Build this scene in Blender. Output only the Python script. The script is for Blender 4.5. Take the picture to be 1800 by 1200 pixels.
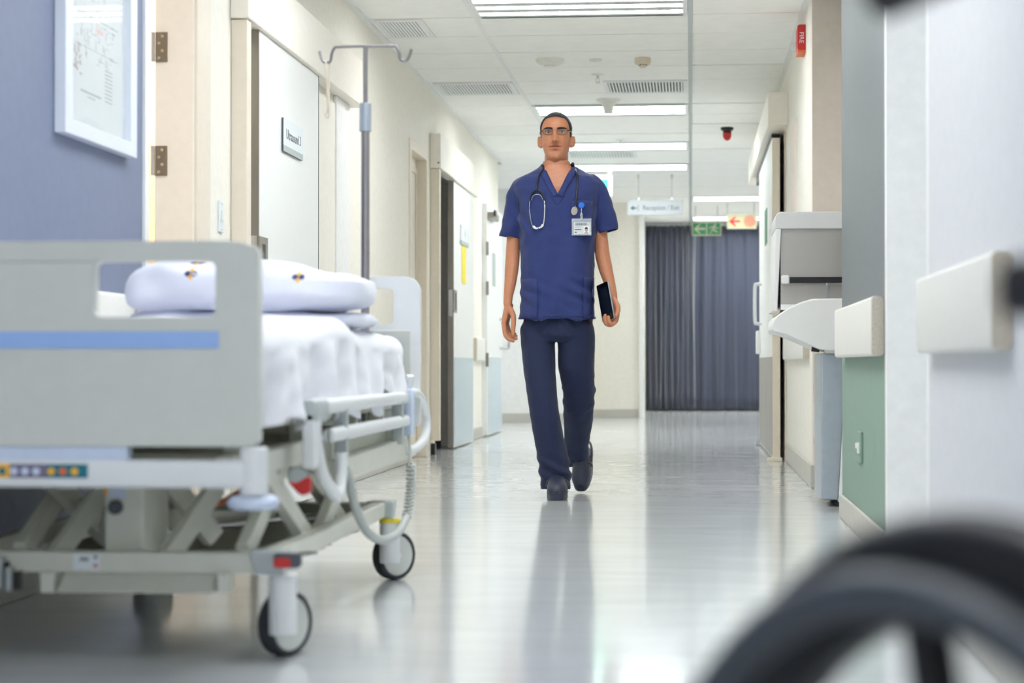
import bpy, bmesh, math, random
from mathutils import Vector as V, Matrix, noise
from mathutils.geometry import tessellate_polygon
from mathutils.bvhtree import BVHTree
random.seed(7)
for o in list(bpy.data.objects): bpy.data.objects.remove(o)
sc = bpy.context.scene
col = sc.collection
R = math.radians

# ------------------------------------------------------------------ camera
YAW = math.atan(314/3500); PITCH = math.atan(40/3500)
cam = bpy.data.cameras.new('camera'); cam.lens = 70; cam.sensor_width = 36
cam.clip_start = .05; cam.clip_end = 100
cam.dof.use_dof = True; cam.dof.focus_distance = 9.5; cam.dof.aperture_fstop = 3.2
camo = bpy.data.objects.new('camera', cam); col.objects.link(camo)
camo.location = (0, 0, .64); camo.rotation_euler = (R(90)+PITCH, 0, YAW)
sc.camera = camo
# ------------------------------------------------------------------ world, exposure, light levels
w = bpy.data.worlds.new('world'); sc.world = w; w.use_nodes = True
w.node_tree.nodes['Background'].inputs[0].default_value = (.95, .97, 1, 1)
w.node_tree.nodes['Background'].inputs[1].default_value = 1.2
vs = sc.view_settings
vs.view_transform = 'Standard'; vs.look = 'None'; vs.gamma = 1; vs.use_curve_mapping = False
vs.exposure = 1.45
sc.cycles.max_bounces = 16; sc.cycles.diffuse_bounces = 12; sc.cycles.glossy_bounces = 6
LAMP = 12.5           # radiance of the fluorescent strips
SIDE_ROOM = 13.0      # watts of the warm lamp in the side room

# ------------------------------------------------------------------ materials
def lin(c):
    return tuple(((x/255+.055)/1.055)**2.4 if x > 10.3 else x/255/12.92 for x in c) + (1,)
def mat(name, rgb, rough=.5, metal=0, var=.03, scale=25, bump=0, bscale=None, spec=.5, coat=0, stretch=None, emit=0, alpha=1, sheen=0):
    m = bpy.data.materials.new(name); m.use_nodes = True
    nt = m.node_tree; b = nt.nodes['Principled BSDF']
    c = lin(rgb)
    b.inputs['Roughness'].default_value = rough
    b.inputs['Metallic'].default_value = metal
    b.inputs['Specular IOR Level'].default_value = spec
    b.inputs['Coat Weight'].default_value = coat
    b.inputs['Sheen Weight'].default_value = sheen
    b.inputs['Alpha'].default_value = alpha
    tc = nt.nodes.new('ShaderNodeTexCoord'); mp = nt.nodes.new('ShaderNodeMapping')
    nt.links.new(tc.outputs['Object'], mp.inputs[0])
    if stretch: mp.inputs['Scale'].default_value = stretch
    n = nt.nodes.new('ShaderNodeTexNoise'); n.inputs['Scale'].default_value = scale; n.inputs['Detail'].default_value = 4
    nt.links.new(mp.outputs[0], n.inputs['Vector'])
    r = nt.nodes.new('ShaderNodeValToRGB')
    r.color_ramp.elements[0].position = .3; r.color_ramp.elements[1].position = .7
    r.color_ramp.elements[0].color = tuple(x*(1-var) for x in c[:3])+(1,)
    r.color_ramp.elements[1].color = tuple(min(1, x*(1+var)) for x in c[:3])+(1,)
    nt.links.new(n.outputs[0], r.inputs[0]); nt.links.new(r.outputs[0], b.inputs['Base Color'])
    if bump:
        n2 = nt.nodes.new('ShaderNodeTexNoise'); n2.inputs['Scale'].default_value = bscale or scale*4; n2.inputs['Detail'].default_value = 3
        nt.links.new(mp.outputs[0], n2.inputs['Vector'])
        bp = nt.nodes.new('ShaderNodeBump'); bp.inputs['Strength'].default_value = bump; bp.inputs['Distance'].default_value = .003
        nt.links.new(n2.outputs[0], bp.inputs['Height']); nt.links.new(bp.outputs[0], b.inputs['Normal'])
    if emit:
        b.inputs['Emission Color'].default_value = c; b.inputs['Emission Strength'].default_value = emit
    return m
M = {}
def dm(k, *a, **kw): M[k] = mat(k, *a, **kw)
dm('cream', (234, 231, 222), .6, bump=.015, bscale=300)
dm('white_wall', (232, 233, 232), .6, bump=.015, bscale=300)
dm('tan_wall', (230, 221, 210), .6, bump=.015, bscale=300)
dm('grey_white', (212, 214, 217), .6, bump=.015, bscale=300)
dm('blue_wall', (116, 125, 150), .55, bump=.015, bscale=300)
dm('grey_wall', (112, 119, 122), .5, bump=.05, bscale=300)
dm('green_wall', (130, 156, 142), .6, bump=.15, bscale=400)
dm('dark_room', (122, 122, 134), .7)
dm('ceiling_tile', (240, 241, 239), .85, var=.02, scale=8, bump=.08, bscale=500)
dm('grid', (228, 231, 231), .5)
dm('grid_grey', (176, 184, 184), .4)
dm('baseboard', (190, 188, 180), .5, var=.08, scale=90)
dm('door_white', (232, 234, 233), .35, var=.01)
dm('door_cream', (240, 234, 224), .4, var=.02)
dm('frame_cream', (226, 216, 200), .4, var=.02)
dm('kick_blue', (196, 212, 222), .25, var=.02)
dm('steel', (150, 146, 138), .35, metal=.9, var=.12, scale=6, stretch=(1, 1, .3))
dm('chrome', (205, 205, 208), .15, metal=1, var=.02)
dm('pole_steel', (150, 147, 148), .3, metal=.9, var=.05)
dm('rail', (224, 224, 218), .45, var=.02, scale=60, bump=.1)
dm('rail_end', (196, 188, 172), .7, var=.12, scale=120)
dm('black', (22, 22, 24), .4)
dm('rubber', (40, 41, 46), .6)
dm('tyre', (46, 48, 54), .55, bump=.2)
dm('bed_plastic', (202, 205, 199), .35, var=.015)
dm('bed_white', (222, 225, 226), .35, var=.015)
dm('bed_frame', (212, 213, 201), .4, var=.03)
dm('bed_cap', (176, 184, 184), .4, var=.02)
dm('bed_stripe', (150, 182, 234), .4, var=.02)
dm('bed_dark', (150, 151, 138), .6, var=.08)
dm('sheet', (222, 223, 229), .8, var=.01, bump=.12, bscale=60, sheen=.2)
dm('pillow', (222, 225, 237), .8, var=.01, bump=.1, bscale=50, sheen=.2)
dm('red', (196, 40, 40), .4)
dm('red_dark', (140, 24, 24), .3)
dm('yellow', (236, 216, 40), .5)
dm('amber', (236, 178, 40), .5)
dm('orange', (220, 110, 50), .5)
dm('teal', (0, 108, 128), .5)
dm('purple', (112, 106, 132), .5)
dm('sky', (200, 212, 232), .5)
dm('navy_print', (56, 56, 108), .7)
dm('hose', (176, 182, 178), .45)
dm('paper', (204, 209, 210), .5, var=.02)
dm('print_grey', (146, 150, 152), .7)
dm('print_brown', (160, 140, 128), .7)
dm('print_pink', (214, 180, 172), .7)
dm('frame_white', (216, 222, 232), .35, var=.01)
dm('board_white', (172, 178, 181), .4, var=.01)
dm('sign_white', (222, 230, 234), .35, var=.01)
dm('sign_grey', (168, 180, 178), .4)
dm('text_grey', (74, 80, 88), .5)
dm('green_sign', (22, 124, 84), .4)
dm('glow_green', (40, 190, 130), .4, emit=.2)
dm('glow_white', (240, 248, 244), .4, emit=.25)
dm('photolum', (178, 180, 146), .5)
dm('sign_cream', (158, 158, 126), .5)
dm('brown_room', (112, 86, 66), .7)
dm('sign_red', (196, 34, 20), .5)
dm('device_white', (228, 229, 228), .35, var=.01)
dm('device_shell', (206, 207, 206), .35, var=.01)
dm('silver', (176, 186, 196), .35, metal=.6, var=.04)
dm('curtain', (50, 57, 78), .5, var=.08, scale=50, bump=.1, sheen=.6)
dm('detector_cream', (214, 204, 184), .5)
dm('detector_white', (222, 222, 216), .5)
dm('ceiling_gap', (105, 105, 102), .9)
dm('vent_dark', (70, 70, 68), .8)
dm('chair_black', (24, 26, 29), .45)
dm('chair_grey', (62, 68, 77), .45)
dm('scrub', (38, 52, 106), .85, var=.05, scale=120, bump=.15, bscale=200, sheen=.08)
dm('scrub_seam', (28, 40, 84), .85, var=.05)
dm('trouser', (24, 35, 68), .85, var=.06, scale=140, bump=.15, bscale=200, sheen=.05)
dm('hair', (32, 29, 33), .75, var=.25, scale=300, bump=.5, bscale=500)
dm('clog', (46, 52, 72), .4, var=.08, scale=80, bump=.3, bscale=400)
dm('gold', (196, 168, 90), .3, metal=.9)
dm('eye_white', (214, 208, 202), .3)
dm('iris', (48, 34, 28), .2)
dm('nail', (214, 164, 146), .35)
dm('steth', (30, 32, 52), .45)
dm('badge_blue', (20, 110, 214), .3)
dm('tablet_black', (10, 11, 14), .15)
dm('tablet_screen', (22, 34, 46), .08)
dm('tan', (206, 150, 122), .6)
# lamp strips
m = mat('lamp', (249, 251, 252), .4, emit=LAMP); M['lamp'] = m
# glass
def glass(name, tint=(240, 246, 246), a=.18):
    return mat(name, tint, .04, var=0, alpha=a, spec=.6)
M['glass'] = glass('glass', a=.14)
M['lens'] = glass('lens', (130, 126, 120), a=.16)
M['clear'] = glass('clear', (220, 226, 234), a=.3)
# floor: polished vinyl with faint marbling drawn out across the hall and a little unevenness
m = mat('floor', (200, 203, 204), .09, var=.05, scale=5, stretch=(.5, 1.6, 1), spec=.6); M['floor'] = m
nt = m.node_tree; b = nt.nodes['Principled BSDF']
tc = nt.nodes['Texture Coordinate']
n1 = nt.nodes.new('ShaderNodeTexNoise'); n1.inputs['Scale'].default_value = 2.2; n1.inputs['Detail'].default_value = 6; n1.inputs['Roughness'].default_value = .65
mp = nt.nodes.new('ShaderNodeMapping'); mp.inputs['Scale'].default_value = (.9, 1.5, 1)
nt.links.new(tc.outputs['Object'], mp.inputs[0]); nt.links.new(mp.outputs[0], n1.inputs['Vector'])
rr = nt.nodes.new('ShaderNodeMapRange'); rr.inputs[3].default_value = .09; rr.inputs[4].default_value = .16
nt.links.new(n1.outputs[0], rr.inputs[0]); nt.links.new(rr.outputs[0], b.inputs['Roughness'])
bp = nt.nodes.new('ShaderNodeBump'); bp.inputs['Strength'].default_value = .06; bp.inputs['Distance'].default_value = .004
nt.links.new(n1.outputs[0], bp.inputs['Height']); nt.links.new(bp.outputs[0], b.inputs['Normal'])
# skin: colour attribute carries lips and shaved beard area
m = mat('skin', (194, 130, 96), .5, var=.05, scale=60, bump=.05, bscale=300); M['skin'] = m
nt = m.node_tree; b = nt.nodes['Principled BSDF']
b.inputs['Subsurface Weight'].default_value = .08; b.inputs['Subsurface Radius'].default_value = (.01, .005, .003)
at_ = nt.nodes.new('ShaderNodeAttribute'); at_.attribute_name = 'tint'
mx = nt.nodes.new('ShaderNodeMix'); mx.data_type = 'RGBA'; mx.blend_type = 'MULTIPLY'; mx.inputs[0].default_value = 1
rampout = nt.nodes['Color Ramp'].outputs[0]
nt.links.new(rampout, mx.inputs[6]); nt.links.new(at_.outputs['Color'], mx.inputs[7]); nt.links.new(mx.outputs[2], b.inputs['Base Color'])
# perforated steel sheet
m = mat('perforated', (150, 147, 142), .35, metal=.55, var=.02); M['perforated'] = m
nt = m.node_tree; b = nt.nodes['Principled BSDF']
vor = nt.nodes.new('ShaderNodeTexVoronoi'); vor.inputs['Scale'].default_value = 150; vor.inputs['Randomness'].default_value = 0
nt.links.new(nt.nodes['Texture Coordinate'].outputs['Object'], vor.inputs['Vector'])
cr = nt.nodes.new('ShaderNodeValToRGB'); cr.color_ramp.elements[0].color = (.22, .22, .21, 1); cr.color_ramp.elements[1].color = (.46, .44, .41, 1)
cr.color_ramp.elements[0].position = .28; cr.color_ramp.elements[1].position = .42
nt.links.new(vor.outputs['Distance'], cr.inputs[0]); nt.links.new(cr.outputs[0], b.inputs['Base Color'])

# ------------------------------------------------------------------ mesh helpers
WM = {}
def curve(pts, n=6, closed=False):
    P = [V(p) for p in pts]; out = []
    m = len(P); rng = range(m if closed else m-1)
    for i in rng:
        if closed: a, b, c, d = P[i-1], P[i], P[(i+1) % m], P[(i+2) % m]
        else: a, b, c, d = P[max(i-1, 0)], P[i], P[i+1], P[min(i+2, m-1)]
        for k in range(n):
            t = k/n
            out.append(.5*((2*b)+(c-a)*t+(2*a-5*b+4*c-d)*t*t+(3*b-a-3*c+d)*t**3))
    if not closed: out.append(P[-1])
    return out
def rrect(x0, x1, z0, z1, r, n=5):
    if not isinstance(r, (tuple, list)): r = (r,)*4
    out = []
    for (cx, cz, a0, rr) in ((x1-r[0], z1-r[0], 0, r[0]), (x0+r[1], z1-r[1], 90, r[1]), (x0+r[2], z0+r[2], 180, r[2]), (x1-r[3], z0+r[3], 270, r[3])):
        if rr <= 0: out.append((cx, cz)); continue
        for k in range(n+1):
            a = R(a0+90*k/n); out.append((cx+rr*math.cos(a), cz+rr*math.sin(a)))
    return out
class MB:
    def __init__(s): s.v = []; s.f = []; s.xf = None
    def add(s, vs, fs):
        o = len(s.v); s.v += [V(p) for p in vs]; s.f += [tuple(i+o for i in f) for f in fs]; return s
    def bx(s, x0, x1, y0, y1, z0, z1):
        return s.add([(x, y, z) for z in (z0, z1) for y in (y0, y1) for x in (x0, x1)],
                     [(0, 2, 3, 1), (4, 5, 7, 6), (0, 1, 5, 4), (2, 6, 7, 3), (0, 4, 6, 2), (1, 3, 7, 5)])
    def obox(s, c, ax, ay, az):
        c = V(c); ax = V(ax); ay = V(ay); az = V(az)
        return s.add([c+ax*i+ay*j+az*k for k in (-1, 1) for j in (-1, 1) for i in (-1, 1)],
                     [(0, 2, 3, 1), (4, 5, 7, 6), (0, 1, 5, 4), (2, 6, 7, 3), (0, 4, 6, 2), (1, 3, 7, 5)])
    def beam(s, p0, p1, w, h, up=(0, 0, 1)):
        p0 = V(p0); p1 = V(p1); d = p1-p0; l = d.length; d.normalize()
        a = d.cross(V(up))
        if a.length < 1e-4: a = d.cross(V((1, 0, 0)))
        a.normalize(); b = a.cross(d)
        return s.obox((p0+p1)/2, d*(l/2), a*(w/2), b*(h/2))
    def tube(s, pts, r, n=10, closed=False, caps=True, flat=None):
        P = [V(p) for p in pts]; m = len(P)
        rs = r if isinstance(r, (list, tuple)) else [r]*m
        T = []
        for i in range(m):
            if closed: t = P[(i+1) % m]-P[i-1]
            else: t = P[min(i+1, m-1)]-P[max(i-1, 0)]
            T.append(t.normalized() if t.length > 1e-9 else V((0, 0, 1)))
        u = T[0].cross(V(flat) if flat else V((0, 0, 1)))
        if u.length < 1e-3: u = T[0].cross(V((0, 1, 0)))
        u.normalize(); vs = []; 
        for i in range(m):
            u = u-T[i]*u.dot(T[i])
            u = u.normalized() if u.length > 1e-6 else T[i].orthogonal().normalized()
            v2 = T[i].cross(u)
            for k in range(n):
                a = 2*math.pi*k/n; vs.append(P[i]+u*(rs[i]*math.cos(a))+v2*(rs[i]*math.sin(a)))
        fs = []
        for i in range(m if closed else m-1):
            j = (i+1) % m
            for k in range(n):
                l = (k+1) % n; fs.append((i*n+k, i*n+l, j*n+l, j*n+k))
        if caps and not closed: fs += [tuple(range(n-1, -1, -1)), tuple(range((m-1)*n, m*n))]
        return s.add(vs, fs)
    def cyl(s, p0, p1, r0, r1=None, n=20):
        return s.tube([p0, p1], [r0, r0 if r1 is None else r1], n)
    def lathe(s, c, prof, axis='z', n=24):
        c = V(c); vs = []; fs = []
        for (r, h) in prof:
            for k in range(n):
                a = 2*math.pi*k/n; x, y = r*math.cos(a), r*math.sin(a)
                vs.append(c+(V((x, y, h)) if axis == 'z' else V((x, h, y)) if axis == 'y' else V((h, x, y))))
        m = len(prof)
        for i in range(m-1):
            for k in range(n):
                l = (k+1) % n; fs.append((i*n+k, i*n+l, (i+1)*n+l, (i+1)*n+k))
        if prof[0][0] > 1e-6: fs.append(tuple(range(n-1, -1, -1)))
        if prof[-1][0] > 1e-6: fs.append(tuple(range((m-1)*n, m*n)))
        return s.add(vs, fs)
    def ell(s, c, r, n=18, m=10, e=1.0):
        c = V(c); r = V(r) if hasattr(r, '__len__') else V((r, r, r)); vs = []; fs = []
        for i in range(1, m):
            ph = -math.pi/2+math.pi*i/m
            for k in range(n):
                a = 2*math.pi*k/n
                vs.append(c+V((r.x*math.cos(ph)*math.cos(a), r.y*math.cos(ph)*math.sin(a), r.z*math.sin(ph))))
        for i in range(m-2):
            for k in range(n):
                l = (k+1) % n; fs.append((i*n+k, i*n+l, (i+1)*n+l, (i+1)*n+k))
        b = len(vs); vs += [c-V((0, 0, r.z)), c+V((0, 0, r.z))]
        for k in range(n):
            l = (k+1) % n; fs += [(b, l, k), (b+1, (m-2)*n+k, (m-2)*n+l)]
        return s.add(vs, fs)
    def prism(s, axis, a, b, outer, holes=()):
        loops = [list(outer)]+[list(h) for h in holes]
        flat = [p for l in loops for p in l]; n = len(flat)
        def to(p, q): return (q, p[0], p[1]) if axis == 'x' else (p[0], q, p[1]) if axis == 'y' else (p[0], p[1], q)
        vs = [to(p, a) for p in flat]+[to(p, b) for p in flat]
        fs = []
        if holes:
            for t in tessellate_polygon([[V((p[0], p[1], 0)) for p in l] for l in loops]):
                fs.append(tuple(t)); fs.append(tuple(i+n for i in reversed(t)))
        else:
            fs += [tuple(range(n)), tuple(range(2*n-1, n-1, -1))]
        o = 0
        for l in loops:
            k = len(l)
            for i in range(k):
                j = (i+1) % k; fs.append((o+i, o+j, o+j+n, o+i+n))
            o += k
        return s.add(vs, fs)
    def grid(s, rows, wrap=False):
        m = len(rows); n = len(rows[0]); vs = [p for r in rows for p in r]; fs = []
        for i in range(m-1):
            for k in range(n if wrap else n-1):
                l = (k+1) % n; fs.append((i*n+k, i*n+l, (i+1)*n+l, (i+1)*n+k))
        return s.add(vs, fs)
    def loft(s, rings, n=32):
        rows = []
        for (c, rx, ry, p) in rings:
            c = V(c); row = []
            for k in range(n):
                a = 2*math.pi*k/n; ca, sa = math.cos(a), math.sin(a)
                row.append(c+V((rx*math.copysign(abs(ca)**p, ca), ry*math.copysign(abs(sa)**p, sa), 0)))
            rows.append(row)
        o = len(s.v); s.grid(rows, True); m = len(rows)
        s.f += [tuple(o+k for k in range(n-1, -1, -1)), tuple(o+(m-1)*n+k for k in range(n))]
        return s
    def mesh(s, name='m', recalc=True):
        me = bpy.data.meshes.new(name)
        vv = [s.xf @ p for p in s.v] if s.xf else s.v
        me.from_pydata([tuple(p) for p in vv], [], s.f)
        if recalc:
            bm = bmesh.new(); bm.from_mesh(me); bmesh.ops.recalc_face_normals(bm, faces=bm.faces); bm.to_mesh(me); bm.free()
        return me
    def build(s, name, m, parent=None, bev=0, ang=35, seg=2, solid=0, label=None, recalc=True):
        me = s.mesh(name, recalc)
        return link(name, me, m, parent, bev, ang, seg, solid, label)
def link(name, me, m, parent=None, bev=0, ang=35, seg=2, solid=0, label=None):
    me.polygons.foreach_set('use_smooth', [True]*len(me.polygons)); me.set_sharp_from_angle(angle=R(ang))
    me.materials.clear(); me.materials.append(M[m] if isinstance(m, str) else m)
    o = bpy.data.objects.new(name, me); col.objects.link(o)
    if parent is not None: adopt(o, parent)
    if solid:
        d = o.modifiers.new('solid', 'SOLIDIFY'); d.thickness = solid; d.offset = -1
    if bev:
        d = o.modifiers.new('bevel', 'BEVEL'); d.width = bev; d.segments = seg; d.limit_method = 'ANGLE'; d.angle_limit = R(40); d.harden_normals = True
    if label: o['label'] = label
    return o
def adopt(o, parent):
    o.parent = parent; o.matrix_parent_inverse = WM.get(parent.name, Matrix()).inverted()
def thing(name, label, cat, loc=(0, 0, 0), group=None):
    o = bpy.data.objects.new(name, None); col.objects.link(o); o.location = loc; o.empty_display_size = .1
    WM[o.name] = Matrix.Translation(loc)
    return tag(o, label, cat, group)
def tag(o, label, cat, group=None):
    o['label'] = label; o['category'] = cat
    if group: o['group'] = group
    return o
def structure(o): o['kind'] = 'structure'; return o
def sroot(name, loc=(0, 0, 0)):
    o = bpy.data.objects.new(name, None); col.objects.link(o); o.location = loc; WM[o.name] = Matrix.Translation(loc)
    return structure(o)
def text(name, s, size, m, parent, c, right, up, depth=.0008, squeeze=1.0):
    cu = bpy.data.curves.new('t', 'FONT'); cu.body = s; cu.size = size; cu.align_x = 'CENTER'; cu.align_y = 'CENTER'; cu.extrude = depth/2
    cu.resolution_u = 3
    t = bpy.data.objects.new('t', cu); col.objects.link(t)
    dg = bpy.context.evaluated_depsgraph_get(); me = bpy.data.meshes.new_from_object(t.evaluated_get(dg), depsgraph=dg)
    bpy.data.objects.remove(t)
    r = V(right).normalized(); u = V(up).normalized(); n = r.cross(u)
    mt = Matrix.Translation(V(c)) @ Matrix((r, u, n)).transposed().to_4x4() @ Matrix.Diagonal((squeeze, 1, 1, 1))
    me.transform(mt)
    return link(name, me, m, parent, ang=30)
def remeshed(mb, vox, smooth=2, fac=.5):
    me = mb.mesh('tmp'); o = bpy.data.objects.new('tmp', me); col.objects.link(o)
    d = o.modifiers.new('r', 'REMESH'); d.mode = 'VOXEL'; d.voxel_size = vox; d.use_smooth_shade = True
    if smooth:
        d = o.modifiers.new('s', 'SMOOTH'); d.factor = fac; d.iterations = smooth
    dg = bpy.context.evaluated_depsgraph_get(); out = bpy.data.meshes.new_from_object(o.evaluated_get(dg), depsgraph=dg)
    bpy.data.objects.remove(o); return out
# ------------------------------------------------------------------ the setting
HC = 2.58; XL = -1.83; XR = .63; P0 = 11.066; PT = .634
structure(MB().bx(-6, 5, -3.6, 28.2, -.1, 0).build('floor', 'floor'))
ceil = structure(MB().bx(-6, 5, -3.6, 28.2, HC+.022, HC+.12).build('ceiling', 'ceiling_gap'))
structure(MB().bx(XL-.12, XL, -3.6, 6.55, 0, HC+.03).build('wall_left_near', 'blue_wall'))
wl = MB()
wl.bx(XL-.12, XL, 6.55, 7.22, 2.6, HC+.03)
wl.bx(XL-.12, XL, 7.22, 12.9, 0, HC+.03).bx(XL-.12, XL, 12.9, 13.69, 2.06, HC+.03).bx(XL-.12, XL, 13.69, 14.2, 0, HC+.03)
wl.bx(XL-.12, XL, 14.2, 15.5, 2.04, HC+.03).bx(XL-.12, XL, 15.5, 18.9, 0, HC+.03)
wl.bx(-6, XL-.12, 18.78, 18.9, 0, HC+.03)
structure(wl.build('wall_left', 'cream'))
structure(MB().bx(XR, XR+.35, 2.2, 5.36, 0, HC+.03).bx(XR+.35, 1.9, 2.2, 2.32, 0, HC+.03).bx(1.8, 1.92, -3.6, 2.2, 0, HC+.03).build('wall_right_near', 'grey_white'))
structure(MB().bx(XR+.002, XR+.35, 6.56, 8.43, .667, HC+.03).build('wall_right_grey', 'grey_wall'))
structure(MB().bx(XR+.002, XR+.35, 6.56, 8.43, 0, .667).build('wall_right_green', 'green_wall'))
structure(MB().bx(1.05, 1.2, 8.43, 10.42, 0, HC+.03).bx(XR+.35, 1.05, 8.3, 8.43, 0, HC+.03).bx(XR, 1.2, 10.42, 10.56, 0, HC+.03).build('wall_right_recess', 'tan_wall'))
wr = MB().bx(XR, XR+.14, 10.56, 13.42, 0, HC+.03).bx(XR, XR+.14, 13.42, 14.7, 2.1, HC+.03).bx(XR, XR+.14, 14.7, 17.8, 0, HC+.03).bx(XR+.14, 5, 17.68, 17.8, 0, HC+.03)
structure(wr.build('wall_right', 'cream'))
# reveal and recessed door on the right between the two rails
structure(MB().bx(XR, .95, 6.5, 6.56, 0, HC+.03).bx(XR+.001, .95, 5.36, 5.42, 0, HC+.03).bx(.7, .95, 5.42, 6.5, 2.3, HC+.03).build('trim_1', 'white_wall'))
d = sroot('door_1', (.9, 5.96, 0))
MB().bx(.9, .945, 5.42, 6.5, .005, 2.3).build('door_leaf', 'door_white', d)
MB().tube(curve([(.9, 5.55, 1.0), (.86, 5.55, 1.0), (.85, 5.58, 1.0), (.85, 5.68, 1.0)], 4), .009).build('handle', 'chrome', d)
structure(MB().bx(-6, -1.7, -3.72, -3.6, 0, HC+.03).bx(1.7, 5, -3.72, -3.6, 0, HC+.03).bx(-1.7, 1.7, -3.72, -3.6, 2.5, HC+.03).bx(-1.7, 1.7, -3.72, -3.6, 0, .12).build('wall_back', 'cream'))
wn = sroot('window_1', (0, -3.66, 0))  # added glazing, unseen behind the camera, brings in daylight as fill
MB().bx(-1.7, 1.7, -3.664, -3.658, .12, 2.5).build('pane', 'glass', wn)
for x in (-1.67, -.56, .56, 1.67): MB().bx(x-.03, x+.03, -3.69, -3.63, .12, 2.5).build('mullion', 'grid', wn)
structure(MB().bx(-6.1, -6, 18.9, 22, 0, HC+.03).build('wall_far_left', 'white_wall'))
structure(MB().bx(-6, -1.25, 21.9, 22.05, 0, HC+.03).build('wall_end_white', 'white_wall'))
structure(MB().bx(-1.4, -.58, 24, 24.12, 0, HC+.03).bx(-1.4, -1.25, 22.05, 24, 0, HC+.03).bx(-.75, -.62, 24.12, 27.6, 0, HC+.03).build('wall_end_cream', 'cream'))
structure(MB().bx(-.62, 4, 27.6, 27.75, 0, HC+.03).bx(3.6, 3.75, 17.8, 27.6, 0, HC+.03).build('wall_end', 'cream'))
structure(MB().bx(-.62, -.56, 23.96, 24.14, 0, HC).build('trim_2', 'white_wall', bev=.006))
# baseboards
def base(name, mb): structure(mb.build(name, 'baseboard', bev=.006))
base('baseboard_left', MB().bx(XL, XL+.012, -3.6, 6.5, 0, .15).bx(XL, XL+.012, 7.42, 7.8, 0, .1).bx(XL, XL+.012, 9.6, 12.85, 0, .1).bx(XL, XL+.012, 16.3, 17.4, 0, .1))
base('baseboard_right', MB().bx(XR-.012, XR, 10.43, 13.1, 0, .12).bx(XR-.012, XR+.002, 6.56, 8.43, 0, .1).bx(XR-.012, XR, 2.3, 5.3, 0, .1).bx(XR-.01, 1.04, 10.408, 10.42, 0, .12))
base('baseboard_end', MB().bx(-6, -1.26, 21.885, 21.9, 0, .1).bx(-1.25, -.63, 23.985, 24, 0, .1).bx(-.61, 3.6, 27.585, 27.6, 0, .1))
# ceiling planks, one by one
tiles = {}
def tile(x0, x1, k):
    wd = round(x1-x0, 3)
    if wd not in tiles:
        me = MB().bx(.003, wd-.003, .008, PT-.008, 0, .018).mesh('ceiling_tile'); me.materials.append(M['ceiling_tile']); tiles[wd] = me
    o = bpy.data.objects.new('ceiling_tile', tiles[wd]); col.objects.link(o)
    o.location = (x0, P0+PT*k, HC+random.uniform(0, .002)); o.rotation_euler = (random.uniform(-.002, .002), 0, 0)
    adopt(o, ceil)
lights = [(k, -1.2, 0) for k in (-22, -15, -8, -1, 6, 10, 13, -5, -11)] + [(19, 0, 1.2), (24, 0, 1.2), (15, -3.6, -2.4), (22, 1.2, 2.4), (14, 1.2, 2.4), (24, 1.2, 2.4)]
taken = {(k, x0) for k, x0, x1 in lights}
for k in range(-23, 26):
    cols = [(XL, -1.2), (-1.2, 0), (0, XR)]
    if k > 12: cols = [(-3.6, -2.4), (-2.4, -1.2), (-1.2, 0), (0, 1.2), (1.2, 2.4)]
    elif k == 12 or k == 11: cols = [(XL, -1.2), (-1.2, 0), (0, 1.2)]
    for x0, x1 in cols:
        if (k, x0) not in taken: tile(x0, x1, k)
for x, m in ((-1.2, 'grid'), (0, 'grid_grey')):
    MB().bx(x-.013, x+.013, -3.6, 27.5, HC-.004, HC+.02).build('grid_bar', m, ceil)
MB().bx(1.187, 1.213, 17.9, 27.5, HC-.004, HC+.02).build('grid_bar', 'grid', ceil)
MB().bx(-2.413, -2.387, 18.9, 21.9, HC-.004, HC+.02).build('grid_bar', 'grid', ceil)
MB().bx(XL, XL+.03, -3.6, 18.9, HC-.014, HC+.02).build('edge_trim', 'grid', ceil)
MB().bx(XR-.03, XR, 2.2, 17.8, HC-.014, HC+.02).build('edge_trim', 'grid', ceil)
# fluorescent fittings
LN = ['recessed three-strip ceiling light over the near end of the hall, behind the camera', 'recessed three-strip ceiling light above the foot of the bed, before the camera frame', 'recessed three-strip ceiling light between the hospital bed and the framed notice, overhead',
      'nearest visible three-strip ceiling light, at the top edge of the picture', 'three-strip ceiling light directly above the walking man\'s head', 'bright ceiling light strip just right of the man\'s face', 'bright ceiling light strip level with the man\'s neck, above the hanging reception sign',
      'ceiling light right of the grey ceiling rail, above the red arrow sign', 'farthest ceiling light, just above the green running man sign', 'ceiling light in the left side passage beyond the corridor', 'ceiling light in the right side passage near the dark curtain', 'ceiling light round the right corner beyond the sliding door']  # left passage light is added to brighten the white end wall
LN.insert(0, LN.pop(0))
LN += ['ceiling light above the nearest sliding door, just beyond the top of the picture', 'ceiling light straight over the foot half of the bed, out of view overhead']  # unseen fittings added to brighten the man and the bed
LN.append('ceiling light beside the dark curtain, round the corner behind the right sliding door')  # unseen fitting added to brighten the right side of the curtain
lab = [LN[0], LN[1], LN[2], LN[3], LN[4], LN[5], LN[6], LN[7], LN[8], LN[9], LN[10], LN[11]]
lab[7:7] = LN[12:14]; lab.append(LN[14])
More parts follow.
